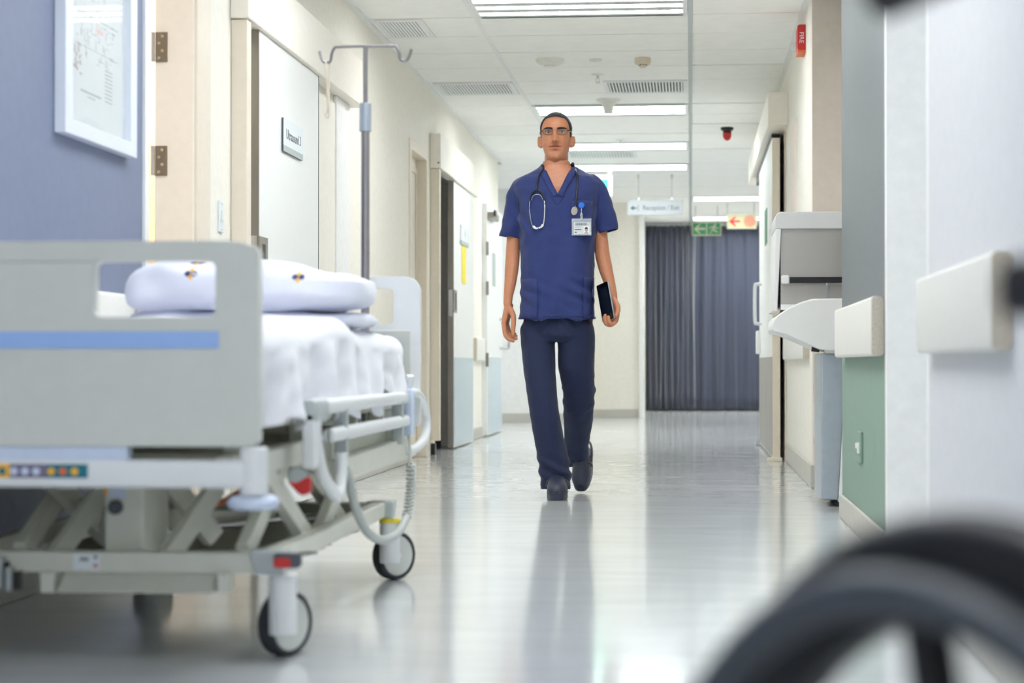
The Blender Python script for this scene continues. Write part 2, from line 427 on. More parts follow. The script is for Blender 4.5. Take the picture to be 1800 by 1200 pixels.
for (k, x0, x1), lb in zip(lights, lab):
    y0 = P0+PT*k; y1 = y0+PT
    t = thing('ceiling_light', lb, 'light', ((x0+x1)/2, (y0+y1)/2, HC), 'ceiling lights along the hall')
    MB().prism('z', HC-.006, HC+.02, [(x0+.015, y0+.004), (x1-.015, y0+.004), (x1-.015, y1-.004), (x0+.015, y1-.004)], [[(x0+.04, y0+.03), (x0+.04, y1-.03), (x1-.04, y1-.03), (x1-.04, y0+.03)]]).build('frame', 'grid', t)
    MB().bx(x0+.02, x1-.02, y0+.01, y1-.01, HC+.012, HC+.02).build('reflector', 'grid', t)
    for i in range(3):
        yy = y0+.066+i*.1885
        MB().bx(x0+.045, x1-.045, yy+.012, yy+.118, HC+.006, HC+.012).build('lamp_strip', 'lamp', t)
    for i in range(4):
        yy = y0-.014+i*.1885
        MB().bx(x0+.04, x1-.04, yy, yy+.094, HC-.006, HC+.012).build('louver_bar', 'grid_grey', t)
# vents
def vent(x0, x1, k, lb, m, n, dark, f=0.03):
    y0 = P0+PT*k+.01; y1 = y0+PT-.02
    t = thing('ceiling_vent', lb, 'vent', ((x0+x1)/2, (y0+y1)/2, HC), 'slotted air vents in the ceiling')
    MB().prism('z', HC-.008, HC+.004, [(x0, y0), (x1, y0), (x1, y1), (x0, y1)], [[(x0+f, y0+.05), (x0+f, y1-.05), (x1-f, y1-.05), (x1-f, y0+.05)]]).build('frame', m, t)
    MB().bx(x0+f, x1-f, y0+.05, y1-.05, HC-.001, HC).build('backing', dark, t)
    for i in range(n):
        xx = x0+f+(x1-x0-2*f)*(i+.5)/n
        MB().obox((xx, (y0+y1)/2, HC-.004), (.0055, 0, .002), (0, (y1-y0)/2-.05, 0), (-.001, 0, .003)).build('slat', m, t)
vent(XL+.05, -1.5, 0, 'pale slotted ceiling vent near the intravenous pole hook', 'grid', 12, 'ceiling_gap')
vent(XL+.06, -1.22, 4, 'long pale slotted ceiling vent left of the white ceiling rail', 'grid', 24, 'ceiling_gap')
vent(-.6, -.02, 4, 'ceiling vent with dark slots right above the spiky detector', 'grid', 24, 'vent_dark')
vent(-1.15, -.5, 11, 'faint ceiling vent behind the man at mouth height', 'grid', 22, 'sign_grey')
# small ceiling fittings
def fit(name, lb, cat, x, y, prof, m, group=None):
    o = MB().lathe((0, 0, 0), [(r, -h) for r, h in prof], n=28).build(name, m); o.location = (x, y, HC); WM[o.name] = Matrix.Translation((x, y, HC)); return tag(o, lb, cat, group)
fit('ceiling_speaker', 'wide round white ceiling disc left of the two smaller ones', 'speaker', -.89, 12.63, [(.088, -.002), (.092, .006), (.086, .022), (.062, .036), (.04, .038), (.038, .046), (.0, .047)], 'detector_white')
fit('ceiling_rose', 'small flat white ceiling disc between the wide disc and the cream detector', 'disc', -.6, 12.65, [(.042, -.002), (.042, .008), (.034, .014), (.008, .016), (0, .022)], 'detector_white')
s = fit('smoke_detector', 'cream smoke detector with dark slots beside the grey ceiling rail', 'detector', -.3, 12.62, [(.052, -.002), (.052, .03), (.045, .042), (.026, .044), (.026, .05), (.02, .062), (.0, .063)], 'detector_cream')
for k in range(9):
    a = 2*math.pi*k/9
    o = MB().obox((-.3+.0265*math.cos(a), 12.62+.0265*math.sin(a), HC-.047), (.004*-math.sin(a), .004*math.cos(a), 0), (.002*math.cos(a), .002*math.sin(a), 0), (0, 0, .003)).build('slot', 'black', s)
fit('smoke_detector', 'large white funnel shaped detector over the man\'s head by the light', 'detector', -.6, 14.6, [(.09, -.002), (.09, .008), (.07, .022), (.046, .04), (.034, .07), (.03, .1), (.0, .101)], 'detector_white')
def sprinkler(x, y, lb):
    t = thing('sprinkler', lb, 'sprinkler', (x, y, HC), 'ceiling sprinklers')
    MB().lathe((x, y, HC), [(.045, .002), (.045, -.004), (.02, -.01), (.0, -.01)]).build('rose', 'detector_white', t)
    MB().cyl((x, y, HC-.005), (x, y, HC-.03), .008).build('nozzle', 'chrome', t)
    MB().tube(curve([(x-.006, y, HC-.03), (x-.012, y, HC-.042), (x, y, HC-.056), (x+.012, y, HC-.042), (x+.006, y, HC-.03)], 4), .002, 6).build('yoke', 'chrome', t)
    MB().lathe((x, y, HC), [(.016, -.056), (.016, -.059)]).build('deflector', 'chrome', t)
sprinkler(-.617, 13.3, 'small sprinkler head hanging beside the dark slotted vent')
sprinkler(-.6, 17.2, 'sprinkler head just above the light right of the man\'s face')
sprinkler(-.95, 20.3, 'tiny far sprinkler head near the glowing exit box')
t = thing('warning_beacon', 'red beacon lamp in a black ceiling base near the right door', 'beacon', (.3, 16.4, HC))
MB().lathe((.3, 16.4, HC), [(.052, .0), (.052, -.018), (.034, -.03), (.034, -.05), (0, -.05)]).build('base', 'black', t)
MB().lathe((.3, 16.4, HC), [(.036, -.046), (.034, -.075), (.026, -.095), (.012, -.106), (0, -.108)]).build('lens', 'red', t)

# crash rails
def rail(name, xw, out, y0, y1, near_end, m='rail'):
    x1 = xw+out; a, b = sorted((xw, x1))
    o = structure(MB().prism('y', y0+.02, y1, rrect(a, b, .667, .864, .012, 3)).build(name, m, bev=.004))
    MB().prism('y', y0, y0+.0199, rrect(a+.001, b-.001, .668, .863, .012, 3)).build('end_cap', near_end, o)
rail('trim_3', XR, -.04, 3.98, 5.3, 'rail_end')
rail('trim_4', XR+.002, -.042, 6.6, 8.28, 'rail_end')
rail('trim_5', XR, -.035, 10.7, 13.0, 'rail_end')
rail('trim_6', XL, .04, -3.4, 6.45, 'rail_end')
rail('trim_7', XL, .035, 16.7, 17.4, 'rail_end')
rail('trim_8', XL, .035, 10.8, 12.6, 'rail_end')

# door 2: hinged door into the lit side room
d = sroot('door_2', (XL, 6.9, 0))
MB().bx(XL-.14, XL+.006, 7.195, 7.40, 0, 2.59).build('far_jamb', 'door_cream', d, bev=.004)
MB().bx(XL-.06, XL+.018, 7.205, 7.41, 0, 2.575).build('architrave', 'frame_cream', d, bev=.004)
MB().bx(XL-.125, XL+.012, 6.53, 6.57, 0, 2.575).build('near_jamb', 'door_white', d, bev=.004)
MB().bx(XL-.85, XL-.155, 7.14, 7.18, .01, 2.3).build('door_leaf', 'door_white', d, bev=.003)
for z0 in (1.755, 1.335):
    h = MB().bx(XL-.137, XL-.092, 7.189, 7.196, z0, z0+.11).build('hinge', 'steel', d)
    MB().cyl((XL-.145, 7.186, z0), (XL-.145, 7.186, z0+.11), .008, n=10).build('knuckle', 'chrome', h)
    for i in range(4):
        MB().lathe((XL-.122+.012*(i % 2), 7.189, z0+.014+i*.027), [(.006, 0), (.006, -.002), (.0, -.003)], 'y', 10).build('screw', 'chrome', h)
structure(MB().bx(-4.1, -4, 6.0, 8.4, 0, 2.6).bx(-4, XL-.12, 8.4, 8.5, 0, 2.6).bx(-4, XL-.12, 5.9, 6.0, 0, 2.6).bx(-4, XL-.12, 6, 8.4, 2.55, 2.6).build('wall_side_room', 'door_cream'))
l = bpy.data.lights.new('side_room_lamp', 'POINT'); l.energy = SIDE_ROOM; l.color = (1, .8, .58); l.shadow_soft_size = .1
lo = bpy.data.objects.new('side_room_lamp', l); col.objects.link(lo); lo.location = (-2.6, 7.8, 2.2)
o = structure(MB().bx(-4.1, -4, 13, 16.6, 0, 2.6).bx(-4, XL-.12, 16.6, 16.7, 0, 2.6).bx(-4, XL-.12, 14.1, 14.18, 0, 2.6).bx(-4, XL-.12, 14, 16.7, 2.5, 2.6).build('wall_dark_room', 'dark_room'))

def sliding(n, x, sgn, hy0, hy1, ly0, ly1, lt, post, side):
    """surface-hung sliding door: wall face x, sgn = direction into the hall"""
    d = sroot('door_%d' % n, (x, (hy0+hy1)/2, 0))
    a = x; b = x+sgn*.076
    MB().bx(min(a, b), max(a, b), hy0, hy1, 2.022, 2.27).build('header', 'door_cream', d, bev=.006)
    if post:
        b2 = x+sgn*.065
        MB().bx(min(a, b2), max(a, b2), hy0+.02, hy0+.1, .1, 2.02).build('post', 'frame_cream', d, bev=.004)
    l0, l1 = sorted((x+sgn*.012, x+sgn*.056))
    MB().bx(l0+.001, l1-.001, ly0, ly1, .012, lt).build('door_leaf', 'door_white', d)
    MB().bx(l0, l1, ly0-.012, ly0, .012, lt).build('edge_strip', 'steel', d)
    return d, l0, l1
# ultrasound room door
d, a, bb = sliding(3, XL, 1, 7.8, 10.62, 8.09, 9.41, 2.02, True, 'l')
f = MB().bx(bb, bb+.003, 8.08, 8.25, 1.0, 1.17).build('pull_plate', 'steel', d, bev=.001)
MB().bx(bb+.003, bb+.0036, 8.14, 8.2, 1.02, 1.14).build('pull_slot', 'vent_dark', f)
g = MB().bx(a+.006, bb-.006, 8.075, 8.078, 1.04, 1.17).build('lock_plate', 'chrome', d)
MB().bx(a+.016, bb-.016, 8.073, 8.075, 1.09, 1.12).build('lock_slot', 'vent_dark', g)
MB().bx(a, bb+.0006, 9.402, 9.411, .012, 2.02).build('edge_gasket', 'text_grey', d)  # dark strip painted in for the shadow gap at the leaf's far edge
MB().bx(XL, XL+.01, 9.42, 10.1, .1, 1.98).build('wall_panel', 'cream', d)
MB().bx(XL, XL+.02, 10.1, 10.5, .1, 2.02).build('door_stop_panel', 'white_wall', d, bev=.004)
# second sliding door further down
d, a, bb = sliding(4, XL, 1, 13.92, 16.4, 14.87, 16.24, 2.015, True, 'l')
MB().bx(bb, bb+.0015, 14.9, 16.2, .02, .69).build('kick_plate', 'kick_blue', d)
f = MB().bx(bb, bb+.004, 14.86, 15.05, 1.03, 1.2).build('pull_plate', 'steel', d)
MB().bx(bb+.004, bb+.005, 14.95, 15.0, 1.05, 1.18).build('pull_slot', 'vent_dark', f)
MB().bx(a+.006, bb-.006, 14.853, 14.858, 1.0, 1.2).build('lock_plate', 'chrome', d)
MB().bx(XL, XL+.03, 13.97, 14.05, 0, .08).build('floor_guide', 'black', d)
MB().lathe((XL+.06, 13.918, 2.06), [(.006, 0), (.004, -.003), (0, -.003)], 'y', 10).build('screw', 'vent_dark', d)
# recessed cream door with a tall glass panel
d = sroot('door_5', (XL, 13.3, 0))
MB().bx(XL-.1, XL-.06, 12.92, 13.67, .01, 2.05).build('door_leaf', 'door_cream', d)
MB().bx(XL-.06, XL-.055, 13.1, 13.6, 1.1, 1.95).build('glass_panel', 'glass', d)
MB().bx(XL-.059, XL-.052, 13.06, 13.64, 1.06, 1.1).bx(XL-.059, XL-.052, 13.06, 13.64, 1.95, 1.99).bx(XL-.059, XL-.052, 13.06, 13.1, 1.1, 1.95).bx(XL-.059, XL-.052, 13.6, 13.64, 1.1, 1.95).build('glazing_bead', 'frame_cream', d)
MB().bx(XL-.06, XL+.012, 12.86, 12.92, 0, 2.12).bx(XL-.06, XL+.012, 13.67, 13.73, 0, 2.12).bx(XL-.06, XL+.012, 12.92, 13.67, 2.05, 2.12).build('door_frame', 'frame_cream', d, bev=.004)
# far left door with closer and pull handle
d = sroot('door_6', (XL, 18.1, 0))
MB().bx(XL, XL+.045, 17.45, 18.85, .01, 2.06).build('door_leaf', 'door_white', d, bev=.003)
MB().bx(XL+.045, XL+.047, 17.5, 18.8, .02, .7).build('kick_plate', 'kick_blue', d)
MB().bx(XL+.045, XL+.1, 17.47, 17.95, 1.93, 1.985).build('door_closer', 'steel', d, bev=.006)
MB().bx(XL+.1, XL+.115, 17.47, 17.6, 1.95, 2.0).build('closer_arm', 'black', d)
for z in (.62, 1.25, 1.6): MB().cyl((XL+.048, 17.44, z), (XL+.048, 17.44, z+.12), .012).build('hinge', 'steel', d)
MB().tube(curve([(XL+.04, 18.6, .79), (XL+.11, 18.6, .79), (XL+.13, 18.6, .82), (XL+.13, 18.6, 1.03), (XL+.11, 18.6, 1.06), (XL+.04, 18.6, 1.06)], 4), .014).build('pull_handle', 'chrome', d)
MB().bx(XL+.045, XL+.049, 17.9, 18.15, 1.35, 1.65).build('push_sign', 'sign_grey', d)
# right sliding door
d = sroot('door_7', (XR, 15.2, 0))
MB().bx(XR-.13, XR, 12.97, 17.3, 2.19, 2.4).build('header', 'door_cream', d, bev=.006)
MB().bx(.545, .6, 13.5, 16.6, 2.12, 2.2).build('track', 'black', d)
MB().bx(.541, .589, 13.3, 15.83, .02, 2.14).build('door_leaf', 'door_white', d)
MB().bx(.54, .59, 13.285, 13.3, .02, 2.14).build('edge_strip', 'frame_cream', d)
MB().bx(.5385, .541, 13.35, 15.8, .03, .69).build('kick_plate', 'steel', d)
MB().bx(.538, .541, 14.2, 14.6, 1.5, 1.75).build('door_notice', 'green_sign', d)
MB().tube(curve([(.541, 15.3, .95), (.505, 15.3, .95), (.49, 15.3, .98), (.49, 15.3, 1.22), (.505, 15.3, 1.25), (.541, 15.3, 1.25)], 4), .014).build('pull_handle', 'bed_white', d)
MB().bx(.51, .541, 15.55, 15.75, .72, .9).build('latch_box', 'device_white', d, bev=.006)
MB().bx(.505, .6, 13.2, 13.3, 0, .025).build('floor_guide', 'frame_cream', d, bev=.004)
MB().bx(.505, .6, 15.75, 15.85, 0, .025).build('floor_guide', 'chrome', d, bev=.004)
MB().bx(XR-.01, XR+.05, 13.3, 13.42, 0, 2.18).build('jamb', 'frame_cream', d, bev=.004)
MB().bx(XR-.012, XR, 11.9, 12.5, 1.0, 2.1).build('wall_panel', 'tan_wall', d)
structure(MB().bx(2, 2.1, 13, 15, 0, 2.6).bx(XR+.14, 2, 13, 13.1, 0, 2.6).bx(XR+.14, 2, 15, 15.1, 0, 2.6).bx(XR+.14, 2, 13, 15, 2.5, 2.6).build('wall_right_room', 'brown_room'))

# framed plan on the blue wall
t = thing('picture_frame', 'white framed building plan hanging on the blue wall', 'picture', (XL, 5.96, 1.31))
MB().prism('x', XL, XL+.035, [(5.6, 1.31), (6.345, 1.31), (6.345, 1.9), (5.6, 1.9)], [[(5.67, 1.355), (5.67, 1.855), (6.275, 1.855), (6.275, 1.355)]]).build('frame', 'frame_white', t, bev=.003)
pp = MB().bx(XL+.004, XL+.006, 5.66, 6.28, 1.35, 1.86).build('paper', 'paper', t)
pr = MB(); pr2 = MB(); pr3 = MB()
rng = random.Random(3)
for i in range(90):
    y = rng.uniform(5.76, 6.18); z = rng.uniform(1.56, 1.8)
    if rng.random() < .5: pr.bx(XL+.006, XL+.0065, y, y+rng.uniform(.01, .05), z, z+.002)
    else: pr.bx(XL+.006, XL+.0065, y, y+.003, z, z+rng.uniform(.008, .035))
pr.bx(XL+.006, XL+.0065, 5.72, 6.22, 1.70, 1.703).bx(XL+.006, XL+.0065, 5.72, 6.22, 1.6, 1.602)
for i in range(9): pr.bx(XL+.006, XL+.0065, 6.08, 6.16, 1.46+i*.012, 1.464+i*.012)
pr.bx(XL+.006, XL+.0065, 5.83, 6.04, 1.462, 1.468).bx(XL+.006, XL+.0065, 5.9, 5.98, 1.45, 1.454)
for i in range(26):
    y = rng.uniform(5.74, 5.83); z = rng.uniform(1.5, 1.6); pr2.bx(XL+.006, XL+.0068, y, y+rng.uniform(.006, .02), z, z+rng.uniform(.003, .012))
pr2.lathe((XL+.0062, 5.745, 1.46), [(.011, 0), (.011, .0006)], 'x', 12)
pr3.bx(XL+.006, XL+.0066, 6.0, 6.06, 1.66, 1.675).bx(XL+.006, XL+.0066, 5.99, 6.0, 1.66, 1.71)
pr.build('plan_drawing', 'print_grey', pp); pr2.build('colour_block', 'print_brown', pp); pr3.build('pink_route', 'print_pink', pp)
MB().bx(XL+.016, XL+.018, 5.665, 6.28, 1.35, 1.86).build('glass_pane', 'glass', t)
# switch plate
t = thing('switch_plate', 'tall narrow white switch plate beside the ultrasound door frame', 'switch', (XL, 7.63, 1.2))
MB().bx(XL, XL+.008, 7.6, 7.67, 1.155, 1.277).build('plate', 'sign_white', t, bev=.003)
MB().bx(XL+.008, XL+.012, 7.62, 7.65, 1.2, 1.24).build('rocker', 'device_white', t, bev=.001)
for z in (1.165, 1.266): MB().lathe((XL+.008, 7.635, z), [(.003, 0), (.002, .001), (0, .001)], 'x', 8).build('screw', 'print_grey', t)
# signs on the doors
xs = XL+.056
t = thing('door_sign', 'glossy door sign reading Ultrasound 3 with a grey lower band', 'sign', (xs, 8.75, 1.57))
MB().bx(xs, xs+.008, 8.54, 8.97, 1.57, 1.715).build('plate', 'text_grey', t)
MB().bx(xs+.008, xs+.01, 8.54, 8.97, 1.597, 1.715).build('face', 'sign_white', t)
MB().bx(xs+.008, xs+.01, 8.54, 8.97, 1.57, 1.597).build('band', 'sign_grey', t)
text('lettering', 'Ultrasound 3', .062, 'text_grey', t, (xs+.0104, 8.755, 1.648), (0, 1, 0), (0, 0, 1))
t = thing('door_sign', 'small pale sign above the yellow strip on the farther sliding door', 'sign', (xs, 15.5, 1.57))
MB().bx(xs, xs+.01, 15.28, 15.8, 1.6, 1.72).build('face', 'sign_white', t)
MB().bx(xs, xs+.01, 15.28, 15.8, 1.57, 1.5999).build('band', 'sign_grey', t)
text('lettering', '3', .06, 'text_grey', t, (xs+.0105, 15.54, 1.66), (0, 1, 0), (0, 0, 1))
tag(MB().bx(xs, xs+.003, 15.4, 15.66, 1.27, 1.568).build('notice_strip', 'yellow'), 'upright yellow notice strip stuck on the farther sliding door', 'notice')
# hanging signs
t = thing('hanging_sign', 'white hanging sign with an arrow reading Reception / Exit', 'sign', (-.36, 20.4, 2.16))
MB().bx(-.643, -.08, 20.4, 20.43, 2.165, 2.312).build('board', 'board_white', t, bev=.004)
MB().bx(-.645, -.078, 20.395, 20.435, 2.306, 2.32).build('top_rail', 'sign_grey', t)
for x in (-.53, -.19):
    c = MB().cyl((x, 20.415, 2.335), (x, 20.415, HC), .002, n=6).build('cord', 'sign_grey', t)
    MB().lathe((x, 20.415, 2.315), [(.014, 0), (.016, .015), (.01, .03), (0, .03)]).build('clamp', 'device_white', c)
    MB().lathe((x, 20.415, HC), [(.012, 0), (.008, -.04), (0, -.045)]).build('ceiling_hook', 'detector_cream', c)
text('lettering', 'Reception / Exit', .07, 'text_grey', t, (-.3, 20.399, 2.238), (1, 0, 0), (0, 0, 1), squeeze=.82)
MB().prism('y', 20.397, 20.4, [(-.615, 2.238), (-.58, 2.262), (-.58, 2.245), (-.548, 2.245), (-.548, 2.231), (-.58, 2.231), (-.58, 2.214)]).bx(-.535, -.53, 20.397, 20.4, 2.205, 2.27).build('arrow', 'text_grey', t)
t = thing('exit_sign', 'green hanging sign with a white arrow and running figure', 'sign', (.2, 24.5, 2.22))
MB().bx(.016, .376, 24.5, 24.52, 2.214, 2.384).build('board', 'photolum', t)
MB().bx(.03, .19, 24.495, 24.5, 2.228, 2.37).build('arrow_panel', 'green_sign', t)
MB().bx(.205, .362, 24.495, 24.5, 2.228, 2.37).build('figure_panel', 'green_sign', t)
MB().prism('y', 24.49, 24.495, [(.042, 2.299), (.11, 2.36), (.128, 2.36), (.085, 2.312), (.18, 2.312), (.18, 2.286), (.085, 2.286), (.128, 2.238), (.11, 2.238)]).build('arrow', 'photolum', t)
rm = MB().lathe((.3, 24.49, 2.348), [(.013, 0), (.013, .005)], 'y', 12)
for p in ([(.285, 2.335), (.3, 2.335), (.285, 2.285), (.265, 2.29)], [(.27, 2.295), (.29, 2.29), (.335, 2.262), (.33, 2.25), (.28, 2.27)], [(.27, 2.295), (.255, 2.245), (.235, 2.235), (.23, 2.243), (.245, 2.25), (.258, 2.298)], [(.285, 2.332), (.25, 2.325), (.222, 2.305), (.228, 2.298), (.252, 2.313), (.28, 2.315)], [(.295, 2.33), (.32, 2.31), (.345, 2.315), (.345, 2.305), (.318, 2.298), (.29, 2.31)]):
    rm.prism('y', 24.49, 24.495, p)
rm.build('running_figure', 'photolum', t)
for x in (.06, .33): MB().cyl((x, 24.51, 2.384), (x, 24.51, HC), .004, n=6).build('hanger', 'print_grey', t)
t = thing('fire_hose_sign', 'pale hanging sign with a red arrow and red coiled hose', 'sign', (.61, 24, 2.26))
MB().bx(.437, .789, 24, 24.02, 2.262, 2.441).build('board', 'sign_cream', t)
MB().prism('y', 23.994, 24, [(.46, 2.352), (.53, 2.412), (.548, 2.412), (.512, 2.362), (.59, 2.362), (.59, 2.342), (.512, 2.342), (.548, 2.292), (.53, 2.292)]).build('arrow', 'sign_red', t)
for r0 in (.014, .03, .046, .062):
    MB().tube([(.705+r0*math.cos(2*math.pi*k/28), 23.998, 2.352+r0*math.sin(2*math.pi*k/28)) for k in range(28)], .0036, 6, closed=True).build('hose_ring', 'sign_red', t)
for x in (.44, .76): MB().cyl((x, 24.01, 2.441), (x, 24.01, HC), .004, n=6).build('hanger', 'print_grey', t)
t = thing('exit_box', 'glowing white and green exit box behind the man\'s shoulder', 'sign', (-.92, 19.8, 2.31))
MB().bx(-1.08, -.778, 19.8, 19.86, 2.31, 2.52).build('case', 'glow_white', t, bev=.008)
MB().bx(-1.05, -.815, 19.793, 19.8, 2.35, 2.48).build('green_panel', 'glow_green', t)
MB().cyl((-.8, 19.83, 2.52), (-.8, 19.83, HC), .012).cyl((-1.05, 19.83, 2.52), (-1.05, 19.83, HC), .012).build('bracket', 'device_white', t)
# fire alarm sounder
t = thing('fire_alarm', 'red wall alarm reading FIRE high on the right wall', 'alarm', (XR, 11.1, 2.43))
MB().prism('y', 10.98, 11.16, rrect(.585, XR, 2.36, 2.5, (.002, .012, .012, .002), 4)).build('case', 'red', t, bev=.006)
MB().bx(.586, XR, 10.975, 11.165, 2.348, 2.3595).build('base_lip', 'orange', t, bev=.004)
MB().ell((.6, 11.35, 2.435), (.035, .05, .035)).build('strobe', 'clear', t)
text('lettering', 'FIRE', .034, 'device_white', t, (.606, 10.978, 2.428), (0, 0, -1), (1, 0, 0))
# sockets
t = thing('socket', 'low horizontal wall socket in the green panel', 'socket', (XR, 7.5, .33))
MB().bx(XR-.008, XR+.002, 7.42, 7.6, .275, .39).build('plate', 'green_wall', t, bev=.003)
MB().bx(XR-.014, XR-.008, 7.44, 7.5, .31, .35).build('socket_cover', 'device_white', t, bev=.002)
MB().bx(XR-.014, XR-.008, 7.53, 7.58, .325, .345).build('rocker', 'device_white', t, bev=.002)
t = thing('socket', 'white double socket box behind the silver pedestal', 'socket', (.68, 10.4, .4))
MB().bx(.635, .78, 10.385, 10.42, .26, .44).build('plate', 'device_white', t, bev=.004)
MB().bx(.65, .7, 10.382, 10.385, .28, .42).build('socket_cover', 'sign_white', t)
MB().bx(.71, .76, 10.382, 10.385, .28, .42).build('socket_cover', 'sign_white', t)

# dark curtain at the end
t = thing('curtain', 'dark navy pleated curtain closing off the end of the hall', 'curtain', (1, 27.4, 0))
def cloth(x0, x1, y0, folds, amp, seed):
    n = int((x1-x0)*90); rows = []
    rr_ = random.Random(seed); ph = [rr_.uniform(0, 6) for _ in range(4)]
    for j in range(14):
        z = .02+(HC-.06)*j/13; row = []
        for i in range(n+1):
            u = i/n; x = x0+(x1-x0)*u
            y = y0+amp*(math.sin(u*folds*6.283+ph[0]+.5*math.sin(u*9+ph[1]))+.45*math.sin(u*folds*2.3*6.283+ph[2]))*(.75+.25*math.sin(z*1.3+u*5))
            row.append((x+.01*math.sin(z*2+u*40), y, z))
        rows.append(row)
    return MB().grid(rows)
cloth(-.6, .06, 27.38, 9, .035, 1).build('curtain_panel', 'curtain', t, solid=.003, recalc=False)
cloth(.03, 1.6, 27.42, 8, .02, 2).build('curtain_panel', 'curtain', t, solid=.003, recalc=False)
MB().bx(-.61, 1.7, 27.38, 27.42, HC-.045, HC-.01).build('curtain_track', 'grid_grey', t)
# ------------------------------------------------------------------ hospital bed
bed = thing('hospital_bed', 'adjustable hospital bed frame on castors along the blue wall', 'bed', (-1.32, 5.1, 0))
BL, BR_ = -1.78, -.86
o = MB().prism('y', 3.92, 3.955, [(BL+.01, .475), (BR_-.012, .475), (BR_, .487), (BR_, .862), (BR_-.006, .874), (BR_-.03, .883), (BR_-.06, .888), (BL+.06, .888), (BL+.03, .883), (BL+.006, .874), (BL, .862), (BL, .487)], [list(reversed(rrect(-1.198, -.949, .735, .847, .015, 4))), list(reversed(rrect(-1.69, -1.44, .735, .847, .015, 4)))]).build('footboard', 'bed_plastic', bed, bev=.012, seg=3)
MB().prism('y', 3.917, 3.92, [(-1.7, .672), (-.941, .672), (-.941, .706), (-1.7, .706)]).build('stripe', 'bed_stripe', o)
o = MB().prism('y', 6.3, 6.335, rrect(BL, BR_, .44, .92, (.05, .05, .02, .02), 6), [list(reversed(rrect(-1.2, -.945, .766, .882, .015, 4))), list(reversed(rrect(-1.69, -1.44, .766, .882, .015, 4)))]).build('headboard', 'bed_white', bed, bev=.01, seg=3)
MB().bx(-1.7, -.89, 6.292, 6.2995, .5, .748).build('inset_panel', 'bed_plastic', o, bev=.003)
# control bar under the footboard
cb = MB().prism('x', BL+.02, -.885, rrect(3.9, 3.975, .392, .447, .01, 3)).build('control_bar', 'bed_white', bed, bev=.002)
MB().bx(-1.75, -1.13, 3.925, 3.96, .447, .476).build('mounting_plate', 'sky', bed)
zl0, zl1 = .412, .440
MB().bx(-1.5, -1.3635, 3.8985, 3.9, zl0, zl1).build('button_label', 'amber', cb, label='amber label with a teal button')
MB().bx(-1.3635, -1.287, 3.8985, 3.9, zl0, zl1).build('button_label', 'purple', cb, label='purple label with three pale buttons')
MB().bx(-1.287, -1.203, 3.8985, 3.9, zl0, zl1).build('button_label', 'teal', cb, label='teal label with orange and yellow buttons')
for x, m in ((-1.379, 'teal'), (-1.355, 'sky'), (-1.332, 'sky'), (-1.309, 'sky'), (-1.278, 'amber'), (-1.254, 'orange'), (-1.23, 'amber')):
    MB().lathe((x, 3.8985, .425), [(.0078, 0), (.0074, -.0015), (.005, -.002), (0, -.002)], 'y', 16).build('button', m, cb)
MB().cyl((-.872, 3.93, .378), (-.872, 3.93, .474), .028, n=28).build('corner_post', 'bed_white', bed, bev=.004)
MB().cyl((BL+.03, 3.93, .378), (BL+.03, 3.93, .474), .028, n=28).build('corner_post', 'bed_white', bed, bev=.004)
for x in (-.877, BL+.03):
    MB().lathe((x, 3.95, .362), [(.02, -.015), (.044, -.013), (.052, -.005), (.052, .005), (.044, .013), (.02, .016)], n=32).build('bumper_wheel', 'sky', bed)
# upper frame
for x in (-.945, -1.7):
    MB().prism('x', x-.02, x+.02, [(3.97, .40), (3.97, .45), (6.3, .46), (6.3, .36), (5.0, .36), (4.7, .40)]).build('side_beam', 'bed_frame', bed, bev=.006)
for y in (4.15, 4.75, 5.4, 6.1):
    MB().bx(-1.68, -.96, y-.03, y+.03, .41, .45).build('cross_beam', 'bed_dark', bed, bev=.004)
MB().bx(-1.7, -.93, 4.02, 4.6, .50, .535).build('mattress_platform', 'bed_frame', bed, bev=.006)
MB().bx(-1.7, -.93, 4.62, 5.3, .50, .535).build('mattress_platform', 'bed_frame', bed, bev=.006)
MB().bx(-1.7, -.93, 5.32, 6.26, .50, .535).build('mattress_platform', 'bed_frame', bed, bev=.006)
for y in (4.2, 4.9, 5.6, 6.1):
    for x in (-.97, -1.65): MB().beam((x, y, .44), (x, y, .51), .03, .05).build('platform_bracket', 'bed_frame', bed, bev=.003)
for x in (-1.25,): MB().beam((x, 4.5, .47), (x, 5.9, .47), .06, .03).build('platform_spar', 'bed_dark', bed)
# base frame
for x in (-.915, -1.63):
    MB().prism('x', x-.022, x+.022, [(4.22, .19), (4.22, .235), (5.86, .235), (5.86, .19)]).build('base_beam', 'bed_frame', bed, bev=.005)
fc = MB().bx(-1.66, -.92, 4.23, 4.275, .187, .233).build('base_crossbar', 'bed_frame', bed, bev=.004)
MB().bx(-1.66, -.92, 5.8, 5.845, .187, .233).build('base_crossbar', 'bed_frame', bed, bev=.004)
MB().prism('x', -1.36, -1.02, [(4.19, .15), (4.2, .147), (4.26, .147), (4.26, .186), (4.235, .186)]).build('cable_tray', 'bed_frame', bed, bev=.004)
MB().bx(-1.40, -1.37, 4.2, 4.26, .147, .19).build('tray_bracket', 'bed_frame', bed); MB().bx(-1.01, -.99, 4.2, 4.26, .15, .19).build('tray_bracket', 'bed_frame', bed)
st = MB().bx(-1.337, -1.277, 4.2285, 4.23, .193, .229).build('instruction_sticker', 'sign_white', fc)
MB().lathe((-1.287, 4.2285, .203), [(.0045, 0), (0, -.001)], 'y', 12).build('red_mark', 'red', fc)
MB().lathe((-1.287, 4.2285, .222), [(.004, 0), (0, -.001)], 'y', 12).build('black_mark', 'black', fc)
pg = MB()
for a in range(4):
    pg.beam((-1.312+.012*math.cos(a*1.57+.5), 4.228, .217+.004*math.sin(a*1.57+.5)), (-1.312+.002*math.cos(a*1.57), 4.228, .217), .001, .004)
